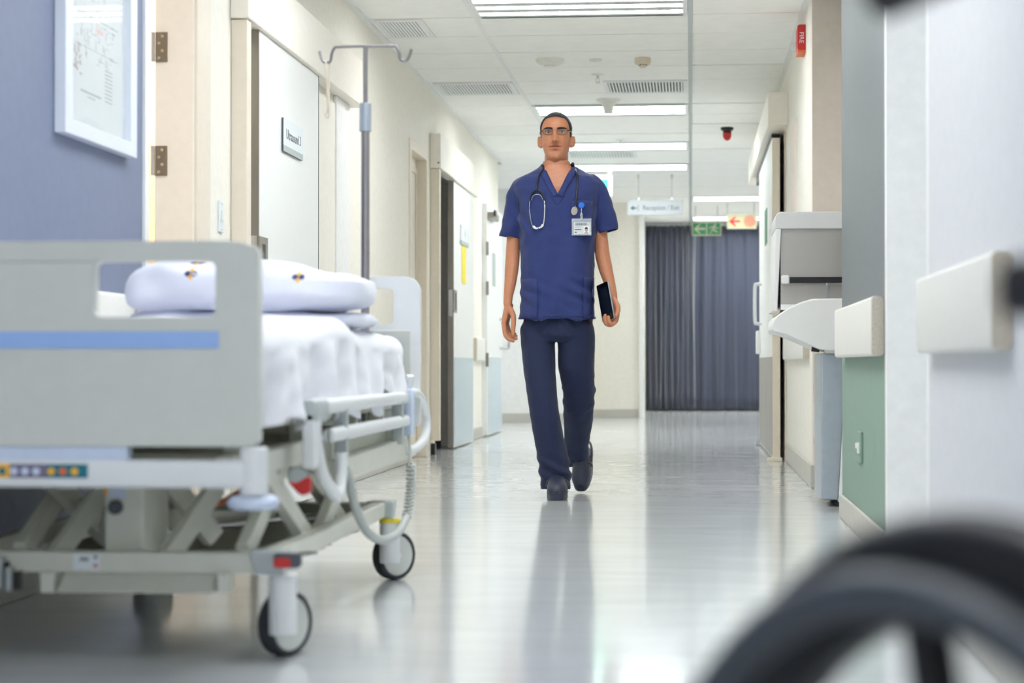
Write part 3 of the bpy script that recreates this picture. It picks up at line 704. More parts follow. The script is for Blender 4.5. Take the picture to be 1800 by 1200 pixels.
pg.build('pictogram', 'text_grey', fc)
lt = MB().bx(-1.5, -1.486, 4.2, 4.23, .155, .222).bx(-1.478, -1.466, 4.2, 4.23, .15, .2).build('latch', 'bed_cap', bed)
MB().bx(-1.53, -1.5, 4.22, 4.23, .15, .222).bx(-1.486, -1.478, 4.215, 4.23, .15, .21).bx(-1.466, -1.45, 4.215, 4.23, .15, .19).build('latch_slot', 'black', bed)
MB().bx(-1.6, -.95, 4.85, 5.75, .165, .18).build('base_tray', 'bed_dark', bed, bev=.003)
MB().bx(-1.56, -.97, 5.72, 5.79, .15, .235).build('tray_end', 'bed_dark', bed)
# lifting arms: two scissor pairs on each side plus the actuator
for x in (-.985, -1.49):
    MB().beam((x, 4.33, .22), (x, 4.78, .41), .03, .05).build('lift_arm', 'bed_frame', bed, bev=.004)
    MB().beam((x+.035, 4.36, .41), (x+.035, 4.9, .2), .03, .05).build('lift_arm', 'bed_frame', bed, bev=.004)
    MB().beam((x, 5.0, .39), (x, 5.55, .2), .03, .05).build('lift_arm', 'bed_frame', bed, bev=.004)
    MB().beam((x+.035, 5.02, .2), (x+.035, 5.6, .40), .03, .05).build('lift_arm', 'bed_frame', bed, bev=.004)
for x, dx in ((-1.12, -.1), (-1.38, .09)):
    MB().beam((x+dx, 4.5, .40), (x, 4.62, .23), .03, .05).build('lift_arm', 'bed_frame', bed, bev=.004)
    MB().beam((x-.06, 4.42, .20), (x+.03, 4.52, .36), .03, .045).build('lift_arm', 'bed_frame', bed, bev=.004)
MB().cyl((-1.5, 4.78, .39), (-.96, 4.78, .39), .018).build('pivot_shaft', 'steel', bed)
MB().cyl((-1.5, 4.62, .31), (-.96, 4.62, .31), .014).build('pivot_shaft', 'steel', bed)
mo = MB().prism('y', 4.3, 4.52, rrect(-1.29, -1.2, .2, .375, .012, 3)).build('lift_motor', 'bed_frame', bed, bev=.008)
MB().lathe((-1.262, 4.3, .325), [(.016, 0), (.016, -.012), (.012, -.016), (0, -.016)], 'y', 20).build('motor_knob', 'text_grey', mo)
MB().bx(-1.285, -1.24, 4.297, 4.3, .345, .368).build('motor_sticker', 'sky', mo)
MB().bx(-1.288, -1.281, 4.296, 4.3, .35, .37).build('hazard_tag', 'amber', mo)
MB().cyl((-1.22, 4.34, .2), (-1.22, 4.34, .36), .012).build('lift_piston', 'chrome', bed)
MB().cyl((-1.2, 4.55, .28), (-1.2, 5.6, .22), .024).build('actuator_tube', 'bed_frame', bed)
MB().cyl((-1.3, 4.6, .24), (-.98, 5.2, .24), .008).build('linkage_rod', 'chrome', bed)
MB().tube(curve([(-1.1, 4.5, .31), (-1.03, 4.9, .37), (-1.0, 5.3, .38)], 5), .006).build('red_cable', 'orange', bed)
# castors
def castor(x, y, rot, stem_z, lockring, label=None):
    T = Matrix.Translation((x, y, 0)) @ Matrix.Rotation(rot, 4, 'Z')
    def mk(): m_ = MB(); m_.xf = T; return m_
    c = mk().cyl((0.012, 0, .055), (.012, 0, stem_z), .03, n=24).build('castor', 'bed_white', bed, bev=.004)
    wy = .05
    # wheel: disc with axis across, offset behind the stem
    mk().lathe((-.026, wy, .072), [(.0, -.018), (.058, -.018), (.06, -.014), (.06, .014), (.058, .018), (0, .018)], 'x', 40).build('wheel_disc', 'bed_plastic', c)
    mk().lathe((-.026, wy, .072), [(.059, -.02), (.067, -.021), (.071, -.016), (.072, 0), (.071, .016), (.067, .021), (.059, .02), (.059, -.02)], 'x', 48).build('tyre', 'tyre', c)
    mk().lathe((-.026, wy, .072), [(.012, .018), (.012, .021), (0, .022)], 'x', 20).build('axle_cap', 'bed_white', c)
    if lockring: mk().lathe((.012, 0, stem_z-.012), [(.0315, 0), (.0315, .012), (.03, .012)], 'z', 24).build('lock_ring', lockring, c)
    return c
castor(-.89, 4.26, R(-30), .187, None)
castor(-.892, 5.82, R(-40), .187, 'yellow')
castor(-1.6, 5.78, R(-27), .187, None)
castor(-1.62, 4.26, R(-27), .187, None)
for x, y, s in ((-.905, 4.253, -1), (-.905, 5.82, -1), (-1.63, 4.253, 1), (-1.63, 5.82, 1)):
    MB().prism('y', y-.034, y+.034, [(x-.03, .186), (x+.032, .186), (x+.036, .238), (x-.045, .238)] if s < 0 else [(x-.032, .186), (x+.03, .186), (x+.045, .238), (x-.036, .238)]).build('corner_cap', 'bed_cap', bed, bev=.006)
bp_ = MB().prism('y', 4.2, 4.23, rrect(-.89, -.832, .204, .236, .008, 3)).build('brake_pedal', 'text_grey', bed, bev=.004, label='grey and red brake pedal')
MB().prism('y', 4.194, 4.2, rrect(-.888, -.852, .205, .226, .006, 3)).build('red_pad', 'red', bp_, bev=.002)
MB().beam((-.83, 4.215, .235), (-.80, 4.2, .238), .02, .006).build('pedal_tip', 'text_grey', bp_)
MB().prism('y', 4.5, 4.53, [(-.922, .372), (-.90, .368), (-.872, .384), (-.868, .378), (-.868, .345), (-.888, .338), (-.902, .35)]).build('red_release_handle', 'red', bed, bev=.006)
MB().lathe((-.90, 4.515, .382), [(.018, -.01), (.024, 0), (.022, .012), (0, .014)], 'y', 16).build('handle_hub', 'bed_cap', bed)
MB().cyl((-1.05, 4.6, .345), (-.99, 4.6, .345), .014).build('black_knob', 'black', bed)
MB().bx(-.955, -.935, 5.0, 5.06, .168, .2).cyl((-.93, 5.03, .185), (-.915, 5.03, .185), .008).build('base_bolt', 'steel', bed)
# folded side rail on the hall side
sr = MB().prism('y', 4.56, 6.05, rrect(-.885, -.858, .520, .556, .012, 4)).build('side_rail', 'bed_white', bed, bev=.004)
MB().prism('y', 4.74, 6.05, rrect(-.882, -.856, .450, .486, .014, 4)).build('lower_rail_bar', 'bed_white', sr, bev=.004)
MB().prism('y', 4.5, 4.66, rrect(-.892, -.852, .505, .56, .014, 4)).build('rail_bracket', 'bed_cap', sr, bev=.006)
MB().prism('y', 4.5, 4.56, rrect(-.888, -.856, .40, .53, .012, 4)).build('rail_bracket', 'bed_white', sr, bev=.006)
MB().tube(curve([(-.872, 4.58, .55), (-.868, 4.55, .50), (-.868, 4.58, .44), (-.868, 4.66, .375), (-.868, 4.8, .325), (-.868, 4.865, .32), (-.868, 4.9, .36), (-.868, 4.905, .42)], 6), .0165, 12).build('rail_end_loop', 'bed_white', sr)
MB().tube(curve([(-.872, 6.12, .55), (-.868, 6.3, .545), (-.862, 6.42, .50), (-.86, 6.46, .45), (-.862, 6.42, .40), (-.868, 6.28, .375), (-.872, 6.1, .372)], 6), .015, 12).build('rail_end_loop', 'bed_white', sr)
for y in (4.95, 5.92): MB().beam((-.875, y, .40), (-.875, y, .53), .018, .035).build('rail_strut', 'bed_cap', sr, bev=.003)
MB().prism('x', -.905, -.875, [(4.93, .40), (6.15, .415), (6.15, .343), (4.93, .343)]).build('outer_beam', 'bed_frame', bed, bev=.006)
MB().bx(-.935, -.9, 4.95, 5.0, .36, .45).build('beam_bracket', 'bed_frame', bed); MB().bx(-.935, -.9, 6.0, 6.05, .36, .45).build('beam_bracket', 'bed_frame', bed)
hs = MB().prism('y', 6.07, 6.11, rrect(-.885, -.85, .42, .565, .01, 4)).build('hand_control', 'sky', bed, bev=.006)
MB().beam((-.87, 6.1, .565), (-.86, 6.08, .605), .02, .012).build('hook', 'bed_white', hs)
# hose and coiled lead hanging from the rail
MB().tube(curve([(-.87, 4.98, .375), (-.865, 5.0, .35), (-.86, 5.08, .27), (-.855, 5.22, .20), (-.85, 5.42, .158), (-.845, 5.6, .15), (-.842, 5.74, .158), (-.84, 5.86, .185)], 7), .0125, 12).build('hose', 'hose', bed)
hp_ = []
pth = curve([(-.84, 5.86, .185), (-.842, 5.94, .23), (-.846, 6.0, .28), (-.852, 6.04, .335)], 34)
for i, p in enumerate(pth):
    a = i*2*math.pi/6.5; hp_.append(p+V((.0125*math.cos(a), .0125*math.sin(a), 0)))
MB().tube(hp_, .0045, 5).build('coiled_lead', 'hose', bed)
MB().tube(curve([(-.852, 6.04, .335), (-.86, 6.07, .38), (-.868, 6.09, .425)], 5), .004, 6).build('lead_end', 'hose', bed)

# mattress, sheet, pillows
tag(MB().prism('y', 4.0, 6.2, rrect(-1.72, -.915, .537, .70, .05, 5)).build('mattress', 'sheet', bev=.02), 'white mattress hidden under the draped sheet of the hospital bed', 'mattress')
rows = []
rs_ = random.Random(5)
ny, nx = 110, 84
for j in range(ny+1):
    v = j/ny; y = 3.995+2.225*v; row = []
    edge = -.895+.012*math.sin(v*17)
    top = .722+.012*math.exp(-((y-6.2)/.25)**2)+.034*math.exp(-((y-5.05)/.5)**2)+.006*math.sin(y*9)
    hemR = .515+.02*math.sin(v*23)+.016*math.sin(v*41+1)+.035*max(0, v-.75)+(.05*math.exp(-((y-5.75)/.1)**2))-.03*math.exp(-((y-4.08)/.09)**2)
    for i in range(nx+1):
        u = i/nx
        if u < .12: t = 1-u/.12; x = -1.735-.01*t; z = top-.02-(top-.02-.56)*t
        elif u < .52:
            s_ = (u-.12)/.4; x = -1.735+(edge-.05+1.735)*s_; z = top+.004*math.sin(x*21+y*6)+.005*noise.noise(V((x*7, y*7, 0)))
            z -= .02*max(0, 1-s_/.08)**2
        elif u < .64:
            s_ = (u-.52)/.12*math.pi/2; x = edge-.05+.055*math.sin(s_); z = top-.055*(1-math.cos(s_))
        else:
            t = (u-.64)/.36; z = (top-.055)+(hemR-top+.055)*t
            f = math.sin(y*16+1.2*math.sin(y*5)+.5*t)+.6*math.sin(y*31+2+t*1.3)
            x = edge+.005+.004*t+.017*t**.8*f+.006*noise.noise(V((y*9, t*3, 2)))
            x = max(x, -.908)
            y2 = y+.012*t*math.sin(y*16+1.5)
        row.append((x, y if u < .64 else y2, z))
    rows.append(row)
o = MB().grid(rows).build('bed_sheet', 'sheet', solid=.004, ang=180, recalc=False)
tag(o, 'creased white sheet draped over the side of the hospital bed', 'bedding')

def pillow(name, lb, c, hx, hy, hz, rot, seed, droop, group):
    n, m = 72, 30; k = random.Random(seed).uniform(0, 9)
    def f(a, b):   # a around, b from under to top
        ca, sa = math.cos(a), math.sin(a)
        e = .38
        rx = hx*math.copysign(abs(ca)**e, ca); ry = hy*math.copysign(abs(sa)**e, sa)
        sb, cb = math.sin(b), max(0, math.cos(b))
        r = cb**.32
        x, y = rx*r, ry*r
        z = hz*math.copysign(abs(sb)**.52, sb)
        qx = (abs(x)/hx)**3; qy = (abs(y)/hy)**3
        z *= 1-.12*qx-.2*qy
        if x > 0: z -= .62*hz*(x/hx)**1.6*(sb > 0)*abs(sb)
        z += .012*(1-(x/hx)**2)*(1-(y/hy)**2)*(sb > 0)
        z += .008*noise.noise(V((x*9+k, y*9, b)))
        z += .007*math.sin(x*19+y*8+k)*(sb > 0)*(1-qy)+.010*math.exp(-((x+.2)/.05)**2)*(sb > 0)
        z -= .02*max(0, -x/hx-.6)*(sb < 0)
        q = (1-qx)*(1-qy)
        w_ = .007*math.sin(x*26+z*30+k)*(.4+abs(x)/hx)
        y += (.010*noise.noise(V((x*12, k, z*16)))+w_*.8)*cb; x += .006*noise.noise(V((k, y*14, z*24)))
        z -= droop*max(0, (-x/hx-.45))**1.5
        p = V((x, y, z)); p.rotate(Matrix.Rotation(rot, 3, 'Z')); return V(c)+p
    rows = [[f(2*math.pi*i/n, -math.pi/2+.02+(math.pi-.04)*j/m) for i in range(n)] for j in range(m+1)]
    mb = MB().grid(rows, True); mb.f += [tuple(range(n-1, -1, -1)), tuple(range(m*n, (m+1)*n))]
    o = mb.build(name, 'pillow', ang=180); WM[o.name] = Matrix()
    tag(o, lb, 'pillow', group)
    return o, f
pillow('pillow', 'flat white pillow underneath, bottom one of the two on the bed', (-1.24, 5.62, .764), .335, .24, .026, 0, 2, 0, 'pillows on the bed')
po, pf = pillow('pillow', 'plump white pillow on top, printed with navy and yellow marks', (-1.235, 5.56, .852), .335, .25, .068, R(2), 1, .02, 'pillows on the bed')
pb = BVHTree.FromPolygons([tuple(v.co) for v in po.data.vertices], [tuple(p.vertices) for p in po.data.polygons])
def emblem(x, z, sc_, m_off):
    # four small lozenges: two navy left and right, two yellow above and below
    for dx, dz, m, ax, az in ((-.0085, 0, 'navy_print', .0085, .008), (.0085, 0, 'navy_print', .0085, .008), (0, .0095, 'amber', .006, .0065), (0, -.0095, 'amber', .006, .0065)):
        vs = []
        for k in range(8):
            a = 2*math.pi*k/8
            qx = x+sc_*(dx+ax*math.cos(a)); qz = z+m_off*(dz+az*math.sin(a))
            h = pb.ray_cast(V((qx, 4.8, qz)), V((0, 1, 0)))
            if h[0] is None: return
            vs.append(h[0]+h[1].normalized()*.0012*(1 if h[1].y < 0 else -1))
        MB().add(vs, [tuple(range(8))]).build('print_mark', m, po)
for x, z, s1, s2 in ((-1.352, .885, 1, 1), (-1.06, .876, 1, 1), (-1.352, .918, 1, .5), (-1.07, .914, 1, .5)): emblem(x, z, s1, s2)

# drip stand pole
t = thing('drip_pole', 'steel drip pole with a two-hook top rising from the bed head', 'pole', (-1.03, 6.26, .42))
px = -1.03; py = 6.26
MB().cyl((px, py, .42), (px, py, 1.4), .0135, n=18).build('lower_tube', 'pole_steel', t)
MB().cyl((px, py, 1.38), (px, py, 1.47), .019, n=24).build('collar', 'silver', t, bev=.002)
MB().cyl((px, py, 1.46), (px, py, 1.652), .0075, n=14).build('upper_rod', 'pole_steel', t)
hk = [(-.147, 1.637), (-.143, 1.622), (-.136, 1.606), (-.124, 1.6), (-.112, 1.606), (-.108, 1.628), (-.1, 1.645), (-.085, 1.65), (0, 1.652), (.085, 1.652), (.1, 1.648), (.108, 1.63), (.112, 1.61), (.124, 1.604), (.136, 1.61), (.143, 1.626), (.147, 1.641)]
MB().tube(curve([(px+x, py+.03*x, z) for x, z in hk], 4), .0045, 10).build('hook_bar', 'pole_steel', t)
o = MB().tube(curve([(px-.127, py-.006, 1.606), (px-.124, py-.014, 1.59), (px-.121, py-.01, 1.5), (px-.119, py-.01, 1.45), (px-.127, py-.01, 1.432), (px-.116, py-.01, 1.43), (px-.117, py-.008, 1.5), (px-.117, py+.008, 1.59), (px-.121, py+.008, 1.606), (px-.127, py, 1.61)], 5), .003, 6).build('hanging_loop', 'detector_cream')
tag(o, 'thin cream loop of cord hanging from the left pole hook', 'cord')

# ------------------------------------------------------------------ machine in the recess
t = thing('medical_cart', 'white cart with perforated steel side and curved tray in the recess', 'cart', (.8, 9.3, 0))
YC0, YC1 = 9.05, 9.6
b = MB().prism('y', YC0, YC1, rrect(.382, 1.0, 1.25, 1.328, (.005, .03, .0, .0), 6)).build('top_cap', 'device_shell', t, bev=.006)
MB().prism('y', YC0+.012, YC1-.012, [(.405, .9), (1.0, .9), (1.0, 1.25), (.405, 1.25)]).build('side_panel', 'perforated', t)
MB().prism('y', YC0, YC1, [(.372, .88), (.39, .88), (.408, 1.25), (.383, 1.25)]).build('front_edge', 'device_white', t, bev=.004)
MB().bx(.405, 1.0, YC0+.008, YC0+.012, .885, .91).build('lower_lip', 'device_white', t)
k = MB().bx(.44, 1.0, YC0-.02, YC0+.01, 1.006, 1.032).build('black_bar', 'black', t, bev=.003)
MB().obox((.425, YC0-.01, 1.02), (.018, 0, 0), (0, .02, 0), (0, 0, .02)).build('bar_end', 'device_white', k, bev=.006)
MB().tube(curve([(.61, YC0-.012, .9), (.61, YC0-.012, .99), (.622, YC0-.012, 1.004), (.75, YC0-.012, 1.004)], 4), .005).build('wire_rail', 'chrome', t)
tr = [(.366, .80), (.372, .84), (.392, .862), (.44, .895), (.49, .918), (.545, .934), (.7, .936), (1.0, .936), (1.0, .70), (.62, .70), (.576, .706), (.5, .74), (.43, .77), (.372, .785)]
MB().prism('y', YC0-.03, YC1, tr).build('tray', 'device_white', t, bev=.008)
MB().cyl((.545, YC0+.03, .715), (.58, YC0+.03, .71), .017).build('tray_foot', 'black', t)
MB().bx(.6, .72, YC0-.02, YC0+.05, .688, .705).build('tray_bracket', 'device_shell', t, bev=.003)
MB().prism('y', YC0, YC1-.05, [(.585, .03), (.66, .03), (.70, .69), (.585, .69)]).build('pedestal', 'silver', t, bev=.008)
MB().prism('y', YC0-.006, YC1-.05, [(.66, .02), (1.0, .02), (1.0, .70), (.70, .70)]).build('pedestal_side', 'device_white', t, bev=.004)
MB().prism('y', YC0+.02, YC1-.1, [(.66, .0), (.98, .0), (.98, .02), (.64, .02)]).build('foot', 'rubber', t)

# ------------------------------------------------------------------ wheelchair in the near right corner
wa = R(-55); WX, WY = .16, 1.12
T = Matrix.Translation((WX, WY, 0)) @ Matrix.Rotation(wa, 4, 'Z')      # local: +x forwards, -y towards the hall
wc = thing('wheelchair', 'black wheelchair close to the camera in the lower right corner', 'wheelchair', (WX, WY, 0))
def wb(): m_ = MB(); m_.xf = T; return m_
RW = .28
def bigwheel(y, s):
    rim = wb().tube([(( RW-.024)*math.cos(a), y, RW+(RW-.024)*math.sin(a)) for a in [2*math.pi*i/64 for i in range(64)]], .012, 10, closed=True).build('big_wheel', 'chair_black', wc)
    wb().tube([((RW-.019)*math.cos(a), y, RW+(RW-.019)*math.sin(a)) for a in [2*math.pi*i/72 for i in range(72)]], .0185, 14, closed=True).build('tyre', 'chair_black', rim)
    wb().tube([(.236*math.cos(a), y+s*.055, RW+.236*math.sin(a)) for a in [2*math.pi*i/72 for i in range(72)]], .0135, 14, closed=True).build('hand_rim', 'chair_grey', rim)
    ann = [(.262*math.cos(2*math.pi*i/56), RW+.262*math.sin(2*math.pi*i/56)) for i in range(56)]
    wb().prism('y', y-.012, y+.012, ann, [[(x*.83, RW+(z-RW)*.83) for x, z in reversed(ann)]]).build('rim_plate', 'chair_black', rim, bev=.004)
    for i in range(6):
        a = 2*math.pi*(i+.70)/6
        wb().beam((.03*math.cos(a), y, RW+.03*math.sin(a)), (.25*math.cos(a), y, RW+.25*math.sin(a)), .016, .03, up=(0, 1, 0)).build('spoke', 'chair_black', rim, bev=.004)
        wb().cyl((.236*math.cos(a), y+s*.012, RW+.236*math.sin(a)), (.236*math.cos(a), y+s*.05, RW+.236*math.sin(a)), .006, n=8).build('rim_bracket', 'chair_black', rim)
    wb().lathe((0, y, RW), [(.034, -.03), (.036, -.01), (.036, .02), (.026, .034), (0, .036)], 'y', 24).build('hub', 'chair_black', rim)
bigwheel(0, -1); bigwheel(.54, 1)
wb().cyl((0, 0, RW), (0, .54, RW), .012).build('axle', 'chair_grey', wc)
for y in (.05, .49):
    wb().tube(curve([(.06, y, .16), (.06, y, .5), (.06, y, .84), (.05, y, .875), (.02, y, .888), (-.04, y, .886)], 6), .0125, 12).build('back_post', 'chair_black', wc)
    wb().tube([(-.04, y, .886), (-.09, y, .88), (-.14, y, .873)], .017, 14).build('push_grip', 'rubber', wc)
    wb().tube(curve([(.06, y, .47), (.3, y, .47), (.46, y, .46), (.52, y, .38), (.56, y, .16)], 6), .0125, 12).build('seat_tube', 'chair_black', wc)
    wb().tube(curve([(.06, y, .62), (.2, y, .66), (.34, y, .66), (.38, y, .6), (.38, y, .47)], 6), .0115, 12).build('arm_tube', 'chair_black', wc)
    wb().prism('y', y-.03, y+.03, rrect(-.012, .34, .665, .70, .012, 3)).build('armrest_pad', 'rubber', wc, bev=.006)
    f_ = wb().cyl((.44, y, .08), (.44, y, .3), .012).build('castor_fork', 'chair_black', wc)
    wb().lathe((.44, y, .08), [(.05, -.014), (.078, -.016), (.08, 0), (.078, .016), (.05, .014), (.05, -.014)], 'y', 32).build('castor_wheel', 'rubber', f_)
    wb().prism('y', y-.005 if y < .2 else y-.14, y+.145 if y < .2 else y+.005, rrect(.52, .68, .1, .115, .006, 3)).build('footplate', 'chair_black', wc)
wb().bx(.06, .46, .06, .48, .475, .51).build('seat', 'rubber', wc, bev=.012)
wb().bx(.045, .075, .06, .48, .55, .84).build('backrest', 'rubber', wc, bev=.01)
# ------------------------------------------------------------------ the walking man
# measured points: (across, up) read at a given distance down the hall, turned into metres
_cy, _sy, _cp, _sp = math.cos(YAW), math.sin(YAW), math.cos(PITCH), math.sin(PITCH)
_f = V((-_sy*_cp, _cy*_cp, _sp)); _r = V((_cy, _sy, 0)); _u = _r.cross(_f)
def at(px, py, y):
    d = _f+_r*((px-900)/3500)+_u*((600-py)/3500)
    return V((0, 0, .64))+d*(y/d.y)
YB = 9.6; UN = YB/3500
def wd(px, y=YB): return px*y/3500
body = MB()
def limb(pts, n=16):
    # tapered chain with round joints: pts = [(vector, radius)]
    c = [p for p, r in pts]; r = [q for p, q in pts]
    P = curve(c, 5); m = len(P); rs = []
    for i in range(m):
        t = i/5; k = min(int(t), len(r)-2); a = t-k; rs.append(r[k]*(1-a)+r[k+1]*a)
    body.tube(P, rs, n); body.ell(c[0], r[0]); body.ell(c[-1], r[-1])
# head
HX = at(976.5, 283, 9.56); cx, hy, hz = HX.x, 9.60, HX.z      # chin height
prof_h = [(-.012, .010, .058, -.02, .9), (0, .030, .078, .0, .85), (.010, .042, .085, .02, .8), (.025, .050, .087, .04, .78), (.045, .057, .086, .06, .78), (.062, .0615, .085, .07, .78), (.085, .066, .083, .085, .78), (.105, .069, .081, .093, .8), (.125, .0705, .080, .098, .82),
          (.145, .072, .082, .101, .84), (.165, .0735, .083, .103, .86), (.185, .0685, .079, .10, .88), (.2, .060, .071, .09, .9), (.213, .050, .058, .075, .93), (.225, .035, .04, .05, .97), (.233, .019, .02, .028, 1), (.237, .006, .008, .01, 1)]
def hp(z):
    z = max(prof_h[0][0], min(prof_h[-1][0], z))
    for a, b in zip(prof_h, prof_h[1:]):
        if a[0] <= z <= b[0]:
            t = (z-a[0])/(b[0]-a[0]); t2 = t
            return [a[i]*(1-t2)+b[i]*t2 for i in range(5)]
    return prof_h[-1]
def g(x, s): return math.exp(-(x/s)**2)
def face(x, z):
    d = 0
    tz = (z-.088)/(.150-.088)
    if -.25 < tz < 1.1:
        h = .028*max(0, 1-max(0, tz))**.8+.006*(tz < 1)
        if tz < 0: h *= max(0, 1+tz*5)
        d += h*g(x, .0088+.0055*max(0, 1-max(0, tz)))
    d += .014*(g(x-.0145, .0065)+g(x+.0145, .0065))*g(z-.0925, .0085)
    d += .007*g(x, .007)*g(z-.094, .008)
    d -= .0135*(g(x-.032, .016)+g(x+.032, .016))*g(z-.137, .012)
    d += .0065*(g(x-.031, .022)+g(x+.031, .022))*g(z-.157, .008)
    d += .003*g(x, .014)*g(z-.155, .01)
    d += .0055*(g(x-.045, .016)+g(x+.045, .016))*g(z-.110, .015)
    d += .0085*g(x, .023)*g(z-.0715, .0055)+.010*g(x, .019)*g(z-.0555, .006)
    d -= .007*g(x, .024)*g(z-.0642, .0026)
    d -= .005*g(x, .018)*g(z-.042, .006)
    d += .008*g(x, .016)*g(z-.016, .013)
    d -= .003*g(x, .004)*g(z-.081, .005)
    d -= .004*(g(x-.038, .014)+g(x+.038, .014))*g(z-.065, .02)
    return d
def headpt(a, z, off=0):
    _, w_, f_, b_, p = hp(z)
    ca, sa = math.cos(a), math.sin(a)
    x = (w_+off)*math.copysign(abs(ca)**p, ca)
    y = -(f_+off)*abs(sa)**p if sa < 0 else (b_+off)*abs(sa)**p
    if sa < 0: y -= face(x, z)*min(1, abs(sa)*1.6)
    return V((cx+x, hy+y, hz+z))
rows = [[headpt(2*math.pi*i/120, -.012+.249*j/110) for i in range(120)] for j in range(111)]
body.grid(rows, True); n0 = len(body.v)
body.f += [tuple(n0-120*111+k for k in range(119, -1, -1)), tuple(n0-120+k for k in range(120))]
for s in (-1, 1):
    ex = cx+s*.0765
    e_ = MB().ell((0, 0, 0), (.0075, .018, .030), 20, 12).ell((s*.006, .006, .003), (.006, .016, .028), 20, 12).ell((0, -.008, -.02), (.007, .01, .012), 12, 8)
    Rm = Matrix.Rotation(s*R(-22), 3, 'Z') @ Matrix.Rotation(R(-8), 3, 'X')
    body.add([V((ex, hy+.012, hz+.097))+Rm @ p for p in e_.v], e_.f)
# neck, trunk, legs inside the clothes
nb = at(978, 300, YB)
limb([(V((cx, hy+.025, hz+.06)), .056), (V((cx, hy+.03, hz-.02)), .058), (V((nb.x, hy+.035, nb.z)), .064), (V((nb.x, YB+.03, nb.z-.05)), .08)])
body.loft([(at(978, y, YB), wd(rx), ry, .85) for y, rx, ry in ((284, 23.5, .064), (291, 25, .068), (297, 30, .074), (304, 42, .08), (314, 58, .09), (330, 66, .105), (360, 60, .115), (420, 56, .105), (480, 54, .10), (540, 54, .10), (575, 52, .09), (592, 44, .07))], 32)
limb([(at(950, 580, 9.6), .068), (at(953, 700, 9.53), .055), (at(968, 780, 9.53), .048), (at(978, 848, 9.56), .036)])
limb([(at(1008, 580, 9.61), .068), (at(1015, 700, 9.69), .055), (at(1014, 775, 9.92), .046), (at(1019, 818, 10.06), .036)])
# feet inside the clogs
limb([(at(978, 852, 9.56), .034), (V((at(979, 870, 9.5).x, 9.52, .068)), .026), (V((at(979, 872, 9.42).x, 9.44, .056)), .018)])
# arms and hands; left in the picture is his right
def arm(pts): limb([(at(px, py, y), wd(r, y)) for px, py, y, r in pts])
arm([(915, 330, 9.62, 17), (907, 385, 9.63, 14), (902.5, 425, 9.63, 12.2), (901, 455, 9.62, 12.6), (899, 478, 9.60, 12), (896.5, 500, 9.58, 10.4), (893.5, 520, 9.56, 8.3), (892.6, 534, 9.55, 7.6)])
arm([(1042, 330, 9.62, 17), (1051, 385, 9.63, 14), (1056, 418, 9.63, 12.2), (1059, 447, 9.62, 13), (1064, 470, 9.60, 12.4), (1069.5, 490, 9.58, 10.6), (1075, 510, 9.56, 8.6), (1078, 524, 9.55, 7.6)])
def fing(pts, r0=3.3, r1=2.6):
    n_ = len(pts); limb([(at(px, py, y), wd(r0+(r1-r0)*i/(n_-1))) for i, (px, py, y) in enumerate(pts)], 12)
# his right hand, hanging relaxed
for (a, b, r) in (((893, 536, 9.548), (885.5, 568, 9.53), 4.6), ((894, 536, 9.555), (886.5, 569, 9.553), 4.8), ((895.5, 536, 9.56), (888.5, 568, 9.575), 4.6), ((897, 537, 9.565), (891, 566, 9.596), 4.2)):
    limb([(at(*a), wd(r+1.2)), (at((a[0]+b[0])/2, (a[1]+b[1])/2, (a[2]+b[2])/2), wd(r+1.2)), (at(*b), wd(r))], 12)
fing([(885.5, 568, 9.53), (887.8, 587, 9.512), (893.5, 595.5, 9.508), (902, 599, 9.51)], 4.2, 3.0)
fing([(886.5, 569, 9.553), (890.5, 587.5, 9.545), (898.5, 594, 9.54), (907.5, 595, 9.54)], 4.2, 2.9)
fing([(888.5, 568, 9.577), (892.5, 585, 9.576), (899.5, 590.5, 9.574), (907.5, 590.5, 9.572)], 3.9, 2.8)
fing([(891, 566, 9.6), (895, 580, 9.602), (900, 586, 9.603), (905.5, 586.5, 9.602)], 3.4, 2.5)
fing([(896, 542, 9.54), (902, 554, 9.522), (902.8, 568, 9.51), (902, 578, 9.505), (902.3, 587, 9.503)], 5.6, 3.2)
# his left hand, closed round the lower edge of the tablet
for (a, b, r) in (((1078, 526, 9.535), (1085, 553, 9.50), 4.4), ((1078, 526, 9.545), (1084.5, 555, 9.525), 4.6), ((1078, 526, 9.555), (1083.5, 556, 9.55), 4.5), ((1078, 526, 9.565), (1082, 556, 9.575), 4.2)):
    limb([(at(*a), wd(r+1.4)), (at((a[0]+b[0])/2, (a[1]+b[1])/2, (a[2]+b[2])/2), wd(r+1.3)), (at(*b), wd(r))], 12)
fing([(1085, 553, 9.50), (1083, 564, 9.48), (1077, 569, 9.468), (1071.5, 566, 9.458), (1069.5, 557, 9.462)], 4.0, 3.1)
fing([(1084.5, 555, 9.525), (1080, 567, 9.51), (1072, 571.5, 9.50), (1066, 568, 9.49), (1064, 554, 9.493)], 4.0, 3.0)
fing([(1083.5, 556, 9.55), (1077, 568, 9.545), (1069, 571, 9.535), (1063.5, 567, 9.525), (1062, 557, 9.527)], 3.8, 2.8)
fing([(1082, 556, 9.575), (1075, 566, 9.575), (1068, 569, 9.572), (1062, 565, 9.562), (1060.5, 558, 9.56)], 3.5, 2.6)
fing([(1080, 528, 9.52), (1085.5, 538, 9.482), (1086.5, 546, 9.462), (1083.5, 554, 9.445)], 5.4, 3.4)
pm = remeshed(body, .0024, 3, .4)
ca = pm.color_attributes.new('tint', 'FLOAT_COLOR', 'POINT')
buf = []
